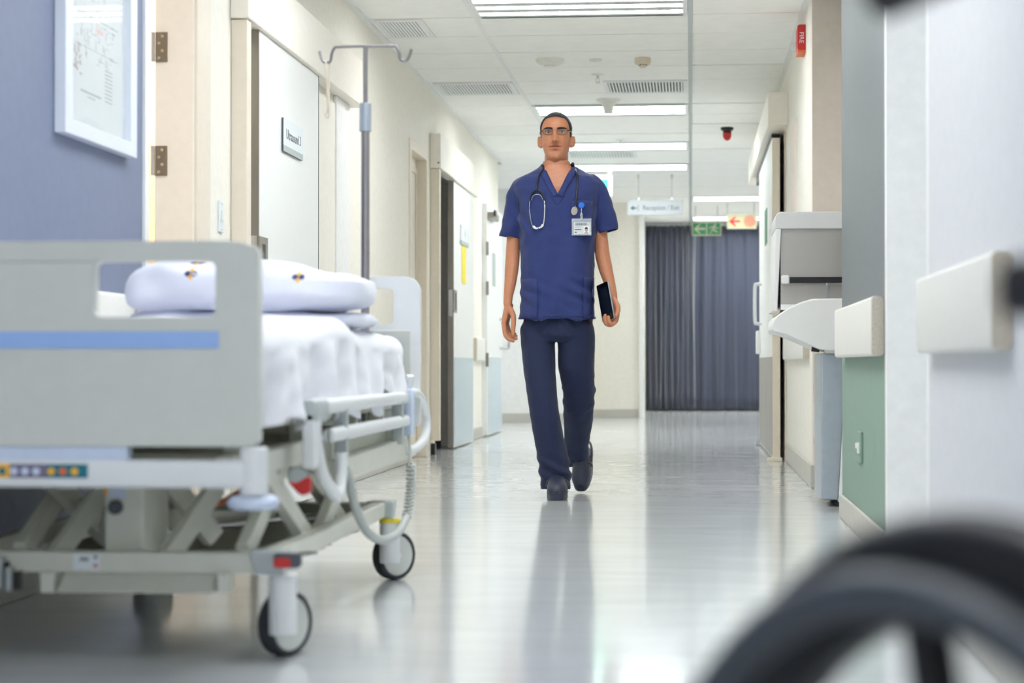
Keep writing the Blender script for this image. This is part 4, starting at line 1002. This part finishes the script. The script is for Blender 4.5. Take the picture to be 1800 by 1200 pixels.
for v_ in pm.vertices:
    x, y, z = v_.co.x-cx, v_.co.y-hy, v_.co.z-hz
    t = [1.0, 1.0, 1.0]
    if y < -.03 and -.02 < z < .2:
        # lips: pinker; parting line darker; shaved beard area a little darker
        up = .0785-.0015*g(x, .003)-.0115*(abs(x)/.029)**1.5
        lo = .0475+.015*(abs(x)/.029)**2.2
        ln = .0643-.0012*g(x, .006)+.002*(abs(x)/.03)**2
        if abs(x) < .029 and lo < z < up:
            k = min(1, min(z-lo, up-z)/.002); t = [1-.14*k, 1-.26*k, 1-.12*k] if z < ln else [1-.28*k, 1-.38*k, 1-.26*k]
        elif z < .09:
            b_ = max(0, min(1, (.09-z)/.02))*.13; t = [1-b_, 1-b_*.95, 1-b_*.8]
        if abs(z-ln) < .0019 and abs(x) < .030: t = [.36, .24, .24]
        if abs(z-.088) < .0024 and .005 < abs(x) < .011: t = [.5, .4, .38]
    buf += t+[1.0]
ca.data.foreach_set('color', buf)
person = link('person', pm, 'skin', ang=180)
WM[person.name] = Matrix()
tag(person, 'man in navy scrubs and glasses walking down the hall carrying a tablet', 'person')
# hair: close-cropped cap with a hairline
def hairline(a):
    s = -math.sin(a); c = abs(math.cos(a))
    if s > 0:
        q = c
        return .211-.014*q**2 if q < .80 else .202-(q-.80)/.20*.09 if q < 1.0 else .112
    q = min(1, -s/.35); return .112-.075*q
NA, NZ = 120, 36
rows = []
for j in range(NZ+1):
    row = []
    for i in range(NA):
        a = 2*math.pi*i/NA; z0 = hairline(a); t = j/NZ
        z = z0+(.2365-z0)*t
        off = .0045*min(1, t*5+.15)+.0008*noise.noise(V((a*20, z*160, 0)))
        row.append(headpt(a, z, off)+V((0, 0, .004*t*t)))
    rows.append(row)
mb = MB().grid(rows, True); mb.f.append(tuple(NZ*NA+k for k in range(NA)))
mb.build('hair', 'hair', person, ang=180)
pb = BVHTree.FromPolygons([tuple(v.co) for v in pm.vertices], [tuple(p.vertices) for p in pm.polygons])
def skin_y(x, z, y0=9.3):
    h = pb.ray_cast(V((x, y0, z)), V((0, 1, 0)))
    return h[0].y if h[0] else 9.5
for s in (-1, 1):
    ex, ez = cx+s*.0325, hz+.137
    ey = skin_y(ex, ez)
    e = MB().ell((ex, ey+.0065, ez), (.0135, .0095, .0058), 20, 12).build('eye', 'eye_white', person, ang=180)
    MB().lathe((ex, ey-.0022, ez+.0003), [(.0054, .001), (.0048, -.0008), (0, -.0014)], 'y', 16).build('iris', 'iris', e)
    lid = [(ex+.0145*math.cos(a), skin_y(ex+.0145*math.cos(a), ez+.0062*math.sin(a))-.0008, ez+.0064*math.sin(a)+.0003) for a in [math.pi*k/10 for k in range(11)]]
    MB().tube(lid, .0012, 6).build('lash_line', 'hair', e)
    bw = []
    for k in range(13):
        u = k/12; x = ex+s*(-.021+.043*u); z = hz+.1515+.0058*math.sin(u*2.2)-.004*u*u
        bw.append((V((x, skin_y(x, z)-.0008, z)), .0042*(1-.6*u*u)+.0006))
    MB().tube([p for p, r in bw], [r for p, r in bw], 8).build('eyebrow', 'hair', person)
# glasses: thin dark half frames
t = thing('eyeglasses', 'thin dark rimmed glasses worn by the walking man', 'glasses', (cx, hy-.09, hz+.137))
yg = min(skin_y(cx+s*.0325, hz+.15) for s in (-1, 1))-.008
for s in (-1, 1):
    gx = cx+s*.034; gz = hz+.1375
    outl = rrect(gx-.0235, gx+.0235, gz-.0145, gz+.0125, (.009, .009, .012, .012), 4)
    MB().prism('y', yg-.0005, yg+.0008, outl).build('lens', 'lens', t)
    MB().tube([(x, yg+.22*abs(x-gx)*(.4 if (x-gx)*s > 0 else 0), z) for x, z in outl], .0011, 6, closed=True).build('rim', 'black', t)
    MB().tube(curve([(gx+s*.0235, yg+.003, gz+.004), (gx+s*.036, yg+.008, gz+.004)], 4), .0024, 8).build('hinge', 'black', t)
    MB().tube(curve([(gx+s*.036, yg+.008, gz+.004), (cx+s*.0765, hy-.04, gz+.0), (cx+s*.0785, hy+.012, gz-.004)], 5), .0014, 6).build('temple', 'chrome', t)
MB().tube(curve([(cx-.0095, yg, hz+.140), (cx, yg-.003, hz+.144), (cx+.0095, yg, hz+.140)], 5), .0011, 6).build('bridge', 'gold', t)

# ---- tunic
tn = MB()
def ring(py, x0, x1, dep, p=.8, yo=0): 
    a = at(x0, py, YB); b_ = at(x1, py, YB); c = (a+b_)/2; c.y = YB+yo; return (c, (b_.x-a.x)/2, dep, p)
tn.loft([ring(563, 910, 1049, .150), ring(545, 911, 1048, .150), ring(520, 912, 1047, .150), ring(480, 912, 1047, .148), ring(440, 913, 1047, .146), ring(400, 913, 1048, .146), ring(370, 912, 1050, .146), ring(350, 908, 1053, .143),
         ring(335, 903, 1055, .136, .8), ring(322, 903, 1055, .125, .85, .005), ring(312, 912, 1046, .115, .9, .012), ring(302, 930, 1028, .098, .95, .02), ring(293, 945, 1011, .082, 1, .03), ring(287, 950, 1006, .072, 1, .034)], 64)
def sleeve(pts):
    P = [at(px, py, y) for px, py, y, r in pts]; r = [wd(q) for _, _, _, q in pts]
    Q = curve(P, 5); rs = []
    for i in range(len(Q)):
        k = min(int(i/5), len(r)-2); a = i/5-k; rs.append(r[k]*(1-a)+r[k+1]*a)
    tn.tube(Q, rs, 24); tn.ell(P[0], r[0], 24, 14)
sleeve([(921, 331, 9.615, 22), (912, 345, 9.62, 21.5), (904, 375, 9.625, 19.5), (897.5, 405, 9.625, 18), (895.5, 417, 9.625, 17.5)])
sleeve([(1037, 329, 9.615, 23), (1048, 342, 9.62, 22), (1059, 370, 9.625, 20.5), (1067, 396, 9.625, 19), (1069.5, 407, 9.625, 18.8)])
tm = remeshed(tn, .006, 6, .5)
# V neck and open ends
va, vl, vr = at(980.5, 341, 9.45), at(955, 289, 9.5), at(1004.5, 287, 9.5)
def inV(x, z):
    if z < va.z: return False
    t = (z-va.z)/(vl.z-va.z); return va.x+(vl.x-va.x)*t < x < va.x+(vr.x-va.x)*t
hemz = at(980, 561.5, YB).z
sl_l = at(895.5, 417, 9.625); sl_ld = (at(895.5, 417, 9.625)-at(897.5, 405, 9.625)).normalized()
sl_r = at(1069.5, 407, 9.625); sl_rd = (at(1069.5, 407, 9.625)-at(1067, 396, 9.625)).normalized()
bm = bmesh.new(); bm.from_mesh(tm); dele = []
for f in bm.faces:
    c = f.calc_center_median(); n_ = f.normal
    if inV(c.x, c.z) and c.y < 9.62: dele.append(f)
    elif c.z > at(980, 291, 9.65).z and abs(c.x-cx) < .066: dele.append(f)
    elif c.z < hemz+.006 and n_.z < -.6: dele.append(f)
    elif n_.dot(sl_ld) > .7 and (c-sl_l).dot(sl_ld) > -.006 and (c-sl_l).length < .07: dele.append(f)
    elif n_.dot(sl_rd) > .7 and (c-sl_r).dot(sl_rd) > -.006 and (c-sl_r).length < .07: dele.append(f)
bmesh.ops.delete(bm, geom=dele, context='FACES')
for v_ in bm.verts:
    if not v_.is_boundary: continue
    c = v_.co
    for s0, sd in ((sl_l, sl_ld), (sl_r, sl_rd)):
        if (c-s0).length < .085 and abs((c-s0).dot(sd)) < .03: v_.co -= sd*((c-s0).dot(sd)+.001)
    if abs(c.z-hemz) < .015: v_.co.z = hemz
    elif c.y < 9.6 and va.z-.01 < c.z < vl.z+.005 and abs(c.x-cx) < .08:
        t = (c.z-va.z)/(vl.z-va.z); xa, xb = va.x+(vl.x-va.x)*t, va.x+(vr.x-va.x)*t
        v_.co.x = xa if abs(c.x-xa) < abs(c.x-xb) else xb
# cloth folds: soft vertical drape plus pulls from armpits, waist and hem
bm.normal_update()
def fold(p):
    x, z = p.x-cx, p.z; d = 0
    low = max(0, min(1, (1.30-z)/.25))
    d += .0055*low*math.sin(x*34+z*5+1.5*math.sin(z*4))
    d += .007*g((x-.05)-(1.05-z)*-.28, .035)*low - .006*g((x+.06)-(1.05-z)*.2, .03)*low
    d += .005*math.sin((x*1.0+z*2.2)*42)*g(z-.98, .07)*g(abs(x)-.12, .07)
    d += .005*math.sin((abs(x)*1.6-z)*58)*g(z-1.33, .07)*g(abs(x)-.15, .05)
    d += .004*math.sin((abs(x)*.7+z)*62)*g(z-1.2, .09)*max(0, min(1, (abs(x)-.19)/.03))
    d += .0035*noise.noise(p*9)+.002*noise.noise(p*22)
    return d
for v_ in bm.verts: v_.co += v_.normal*1.9*fold(v_.co)
bm.to_mesh(tm); bm.free()
tunic = link('tunic', tm, 'scrub', person, solid=.003, ang=180)
WM[tunic.name] = Matrix()
tb = BVHTree.FromPolygons([tuple(v.co) for v in tm.vertices], [tuple(p.vertices) for p in tm.polygons])
def ty(x, z, y0=9.3, dflt=None):
    h = tb.ray_cast(V((x, y0, z)), V((0, 1, 0)), .6)
    if h[0] is not None and h[0].y < 9.64: return h[0].y
    h = tb.find_nearest(V((x, 9.46, z))); return h[0].y if dflt is None else dflt
def onf(px, py, off=.004):
    p = at(px, py, 9.46); return V((p.x, ty(p.x, p.z)-off, p.z))
# collar band following the V
def band(edge, wdt, name, off=.004, sgn=1):
    rows = []; n_ = 22
    for i in range(n_+1):
        u = i/n_; k = u*(len(edge)-1); j = min(int(k), len(edge)-2); a = k-j
        ix, iy = edge[j][0]*(1-a)+edge[j+1][0]*a, edge[j][1]*(1-a)+edge[j+1][1]*a
        row = []
        for q in range(4):
            w_ = wdt*q/3; p = onf(ix+sgn*w_*.86, iy+w_*.42, off); row.append(p)
        rows.append(row)
    return MB().grid(rows).build(name, 'scrub', tunic, solid=.003, ang=60, recalc=False)
for it in range(1):
    band([(953.5, 288), (958, 302), (968, 320), (981, 343)], 10, 'collar_band', .004, -1)
    band([(1005.5, 287), (1001, 301), (992, 319), (979.5, 342)], 10, 'collar_band', .006, 1)
# stitched seams
def seam(pts, name='seam', r=.0012, off=.0015, m='scrub_seam'):
    P = curve([onf(a, b_, off) for a, b_ in pts], 8)
    return MB().tube(P, r, 5).build(name, m, tunic)
seam([(968, 345), (974, 353), (980, 360), (987, 352), (994, 344)])
seam([(905, 325), (908, 345), (910, 372)]); seam([(1053, 322), (1052, 345), (1050, 370)])
seam([(913, 558), (940, 557), (980, 556), (1015, 556), (1046, 556)])
# pockets
def pocket(px0, px1, py0, py1, name):
    rows = []
    for j in range(13):
        rows.append([onf(px0+(px1-px0)*i/14, py0+(py1-py0)*j/12, .0045) for i in range(15)])
    o = MB().grid(rows).build(name, 'scrub', tunic, solid=.003, ang=60, recalc=False)
    P = [onf(px0+(px1-px0)*i/14, py0+6, .0055) for i in range(15)]
    MB().tube(P, .0008, 5).build('seam', 'scrub_seam', tunic)
    e_ = [onf(px1 if px0 < 950 else px0, py0+(py1-py0)*i/12, .0055) for i in range(13)]
    MB().tube(e_, .0011, 5).build('seam', 'scrub_seam', tunic)
pocket(915, 945, 490, 559, 'pocket'); pocket(1025, 1044, 487, 559, 'pocket'); pocket(1004, 1040, 352, 408, 'chest_pocket')

# ---- trousers
def trouser(rings, hips):
    mb = MB()
    mb.loft([(at(px, py, y), wd(rx, y), ry, .9) for py, px, rx, y, ry in rings], 40)
    return mb
tr_ = MB()
tr_.loft([(at(980, py, 9.6), wd(rx), ry, .85) for py, rx, ry in ((540, 58, .115), (565, 62, .125), (590, 63, .12), (600, 58, .10))], 48)
tr_.loft([(at(px, py, y), wd(rx, y), ry, .9) for py, px, rx, y, ry in ((556, 948, 26, 9.6, .1), (575, 945.5, 31, 9.6, .112), (605, 945.4, 29.7, 9.59, .105), (650, 948.2, 28, 9.56, .105), (690, 952.5, 26.5, 9.53, .1), (735, 959.5, 26, 9.52, .095), (770, 966, 26.5, 9.53, .095), (800, 972, 27.5, 9.54, .097), (830, 976.5, 27.8, 9.54, .1), (850, 977.5, 27, 9.545, .1), (861, 977.5, 25.5, 9.55, .095))], 48)
tr_.loft([(at(px, py, y), wd(rx, y), ry, .9) for py, px, rx, y, ry in ((556, 1012, 26, 9.6, .1), (575, 1014, 31.5, 9.6, .112), (605, 1013.4, 32.6, 9.61, .105), (650, 1012.8, 31.4, 9.63, .105), (690, 1017, 28.5, 9.67, .1), (720, 1016.5, 27, 9.74, .095), (745, 1016.5, 26, 9.81, .09), (765, 1015, 23.5, 9.87, .085), (785, 1014, 21, 9.93, .08), (805, 1015, 19, 9.99, .075), (822, 1016.5, 16, 10.03, .07))], 48)
trm = remeshed(tr_, .0052, 5, .5)
z1 = at(978, 860, 9.5).z; z2 = at(1016, 821, 10.03).z
bm = bmesh.new(); bm.from_mesh(trm); dele = []
for f in bm.faces:
    c = f.calc_center_median()
    if f.normal.z < -.6 and ((c.z < z1+.008 and c.y < 9.75) or (c.y > 9.9 and c.z < z2+.01)): dele.append(f)
    elif f.normal.z > .7 and c.z > at(980, 545, 9.6).z: dele.append(f)
bmesh.ops.delete(bm, geom=dele, context='FACES'); bm.normal_update()
for v_ in bm.verts:
    if v_.is_boundary and v_.co.z < .4: v_.co.z = z1+.004 if v_.co.y < 9.8 else z2+.004
for v_ in bm.verts:
    p = v_.co; d = .003*noise.noise(p*8)+.0025*noise.noise(p*20)
    front = p.y < 9.66
    d += .006*g(p.z-.14, .07)*math.sin((p.z*1.0+(p.x-cx)*.55)*95)*(1 if front else .5)
    d += .004*math.sin((p.x-cx)*60+p.z*6)*max(0, min(1, (.7-p.z)/.3))*.6
    d += .005*g(p.z-.86, .05)*math.sin((abs(p.x-cx-.0)*1.3+p.z)*70)
    d += .005*g(p.z-.5, .08)*math.sin((p.z*1.2-(p.x-cx))*75)*(0 if front else 1)
    v_.co += v_.normal*d
bm.to_mesh(trm); bm.free()
link('trousers', trm, 'trouser', person, solid=.003, ang=180)

# ---- clogs
def clog(T, buckle_side):
    def mb(): m_ = MB(); m_.xf = T; return m_
    # local: toe at y=0, heel at y=.28, sole at z=0
    def out(n_=40, k=1.0):
        pts = []
        for i in range(n_):
            a = 2*math.pi*i/n_; y = .14-.14*math.cos(a); s = math.sin(a)
            w_ = .049-.007*math.cos((y-.02)/.28*math.pi*2)*.6
            w_ = .05 if y < .12 else .05-.010*((y-.12)/.16)
            pts.append((k*w_*math.copysign(abs(s)**.62, s), y))
        return pts
    root = mb().prism('z', 0, .03, out()).build('clog', 'clog', person, bev=.005)
    mb().prism('z', .03, .037, out(k=1.03)).build('welt', 'clog', root, bev=.002)
    rows = []
    for j in range(17):
        y = .0005+.1535*(j/16)**1.4
        w_ = .049*min(1, (1-(1-min(1, y/.07))**2.2)**.5)
        h = .03*(1-(1-min(1, y/.035))**2)**.5+.056*min(1, y/.13)**.75
        rows.append([V((w_*math.cos(a), y, .034+h*math.sin(a)**.7 if math.sin(a) > 0 else .034)) for a in [math.pi*i/20 for i in range(21)]])
    mb().grid(rows).build('upper', 'clog', root, solid=.004, ang=60)
    mb().tube(curve([(-.047, .14, .075), (-.044, .2, .085), (-.03, .26, .08), (0, .278, .078), (.03, .26, .08), (.044, .2, .085), (.047, .14, .075)], 6), .006, 8).build('heel_strap', 'clog', root)
    mb().tube(curve([(-.05, .12, .06), (-.042, .112, .088), (-.02, .105, .098), (0, .104, .1), (.02, .105, .098), (.042, .112, .088), (.05, .12, .06)], 6), .0058, 8).build('instep_strap', 'clog', root)
    bs = buckle_side
    mb().tube([(bs*.044, .10, .062), (bs*.052, .12, .06), (bs*.048, .122, .086), (bs*.040, .102, .086)], .0018, 6, closed=True).build('buckle', 'gold', root)
    mb().ell((bs*.035, .085, .077), (.008, .005, .006), 12, 8).build('stud', 'gold', root)
clog(Matrix.Translation((at(979, 880, 9.33).x, 9.33, 0)) @ Matrix.Rotation(R(3), 4, 'Z'), -1)
TB = Matrix.Translation((at(1021, 866, 9.92).x, 9.93, .004)) @ Matrix.Rotation(R(-4), 4, 'Z') @ Matrix.Rotation(R(44), 4, 'X')
clog(TB, 1)
# heel of the back foot, shown between strap and trouser
MB().tube(curve([at(1018, 806, 10.02), TB @ V((0, .22, .075)), TB @ V((0, .15, .062))], 5), .026, 14).build('back_foot', 'skin', person)

# ---- stethoscope
t = thing('stethoscope', 'stethoscope with dark tubing and chrome ear pieces round the man\'s neck', 'stethoscope', (cx, 9.45, 1.4))
P = [onf(953, 292, .01), onf(947, 305, .01), onf(944, 320, .01), onf(943.5, 333, .01)]
back = [V((nb.x-.085, 9.62, nb.z+.03)), V((nb.x-.058, 9.70, nb.z+.035)), V((nb.x, 9.73, nb.z+.04)), V((nb.x+.058, 9.70, nb.z+.035)), V((nb.x+.085, 9.62, nb.z+.03))]
Q = [onf(1006, 289, .01), onf(1012, 302, .01), onf(1014.5, 320, .01), onf(1013.5, 342, .01), onf(1012, 361, .01)]
MB().tube(curve(list(reversed(P))+[V((at(953, 288, 9.55).x, 9.55, P[0].z+.015))]+back[1:-1]+[V((at(1007, 285, 9.55).x, 9.55, Q[0].z+.015))]+Q, 8), .0052, 10).build('tubing', 'steth', t)
MB().tube(curve([onf(931.5, 352, .01), onf(934, 341, .011), onf(940, 335.5, .012), onf(946, 335, .012), onf(953, 339.5, .011), onf(957, 352, .01)], 8), .0042, 8).build('yoke', 'steth', t)
MB().tube(curve([onf(934, 352, .012), onf(937, 344.5, .013), onf(944, 341.5, .013), onf(951, 344, .013), onf(955, 352, .012)], 8), .0016, 6).build('spring', 'chrome', t)
for a, b_ in (((931.5, 353), [(930.5, 365), (933, 385), (936.5, 397), (941, 401)]), ((957, 353), [(958, 365), (957, 385), (955, 395), (950, 400)])):
    MB().tube(curve([onf(*a, .011)]+[onf(*q, .011) for q in b_], 8), .0026, 8).build('ear_tube', 'chrome', t)
MB().tube(curve([onf(937, 397.5, .012), onf(942, 401.5, .012), onf(946, 401, .012)], 6), [.004, .0055, .006, .006, .0055, .005, .0045, .0044, .004, .004, .004, .0036, .003], 10).build('ear_tip', 'device_white', t)
MB().tube(curve([onf(955, 394.5, .012), onf(952, 399, .012), onf(947, 401, .012)], 6), [.004, .0055, .006, .006, .0055, .005, .0045, .0044, .004, .004, .004, .0036, .003], 10).build('ear_tip', 'device_white', t)
cpt = onf(1009.5, 371, .014)
cm = MB().lathe((0, 0, 0), [(.0, -.005), (.018, -.005), (.020, -.002), (.018, .003), (.009, .005), (.008, .010), (.011, .012), (.011, .015), (0, .016)], 'y', 24)
cm.xf = Matrix.Translation(cpt) @ Matrix.Rotation(R(35), 4, 'Z') @ Matrix.Rotation(R(14), 4, 'Y') @ Matrix.Diagonal((.85, 1, 1.1, 1))
cm.build('chest_piece', 'chrome', t)
MB().cyl(onf(1012, 360, .011), onf(1011, 367, .012), .0028, n=10).build('stem', 'chrome', t)
# ---- badge
bc = onf(1022.5, 400, .012); by = min(onf(1008, 390, 0).y, onf(1038, 390, 0).y, onf(1022, 410, 0).y)-.012
t = thing('identity_badge', 'clear badge holder with barcode and portrait clipped under a blue reel', 'badge', (bc.x, by, bc.z))
def bp2(px, py): p = at(px, py, by); return p.x, p.z
(x0, z1b), (x1, z0b) = bp2(1005, 384), bp2(1039.5, 413.5)
MB().bx(x0, x1, by, by+.0015, z0b, z1b).build('holder', 'clear', t)
(x2, z3), (x3, z2b) = bp2(1008.5, 391), bp2(1038, 412)
cd_ = MB().bx(x2, x3, by-.0012, by-.0002, z2b, z3).build('card', 'paper', t)
rg = random.Random(4); mb = MB(); x = x2+.006
while x < x3-.022:
    w_ = rg.choice((.0012, .002, .003)); mb.bx(x, x+w_, by-.0016, by-.0012, z3-.0145, z3-.003); x += w_+rg.choice((.0008, .0014))
for i in range(4):
    for j in range(3): mb.bx(x3-.018+i*.0036, x3-.016+i*.0036, by-.0016, by-.0012, z3-.0145+j*.004, z3-.0125+j*.004) if (i+j) % 3 else None
mb.build('barcode', 'text_grey', cd_)
MB().bx(x2+.004, x2+.036, by-.0016, by-.0012, z3-.0225, z3-.021).bx(x2+.004, x2+.036, by-.0016, by-.0012, z3-.036, z3-.032).bx(x2+.006, x2+.014, by-.0016, by-.0012, z3-.05, z3-.044).build('printed_line', 'text_grey', cd_)
pcx, pcz = x3-.02, z3-.036
MB().bx(pcx-.0125, pcx+.0125, by-.0015, by-.0012, pcz-.017, pcz+.017).build('portrait', 'sign_white', cd_)
MB().prism('y', by-.0018, by-.0015, [(pcx-.0115, pcz-.017), (pcx+.0115, pcz-.017), (pcx+.007, pcz-.011), (pcx-.007, pcz-.011)]).build('portrait_shirt', 'print_grey', cd_)
MB().prism('y', by-.0021, by-.0018, [(pcx+.0072*math.cos(a), pcz+.001+.0115*math.sin(a)) for a in [2*math.pi*k/16 for k in range(16)]]).build('portrait_face', 'tan', cd_)
MB().prism('y', by-.0024, by-.0021, [(pcx+.0078*math.cos(a), pcz+.005+.009*math.sin(a)) for a in [math.pi*k/8 for k in range(9)]]).build('portrait_hair', 'hair', cd_)
rp = onf(1022.3, 361, .008); rp.y = min(rp.y, by+.004)
MB().lathe(rp, [(0, -.006), (.008, -.006), (.0085, -.004), (.0125, -.004), (.0145, -.001), (.0145, .004), (0, .004)], 'y', 24).build('reel', 'badge_blue', t)
MB().cyl(rp+V((0, 0, -.014)), (rp.x, by-.002, z1b+.022), .0012, n=6).build('cord', 'device_white', t)
sx = rp.x
MB().bx(sx-.006, sx+.006, by-.0035, by-.002, z1b-.006, z1b+.024).build('strap', 'clear', t)
MB().lathe((sx-.001, by-.0035, z1b+.012), [(.005, 0), (.004, -.002), (0, -.003)], 'y', 12).build('snap', 'chrome', t)
# ---- tablet
TC = at(1064.7, 530.5, 9.515)
lw = V((.056, -.098, .019)).normalized(); ll = V((.0225, 0, -.18)); ll = (ll-lw*ll.dot(lw)).normalized(); nn = lw.cross(ll).normalized()
if nn.y > 0: nn = -nn
t = thing('tablet', 'dark tablet computer held in the walking man\'s left hand', 'tablet', TC)
def tb_(): m_ = MB(); m_.xf = Matrix.Translation(TC) @ Matrix((lw, ll, nn)).transposed().to_4x4(); return m_
tb_().prism('z', -.0045, .003, rrect(-.058, .058, -.091, .091, .008, 4)).build('back_shell', 'silver', t, bev=.002)
tb_().prism('z', .003, .0042, rrect(-.0575, .0575, -.0905, .0905, .008, 4)).build('bezel', 'tablet_black', t)
tb_().bx(-.03, .046, -.07, .07, .0042, .0046).build('screen', 'tablet_screen', t)
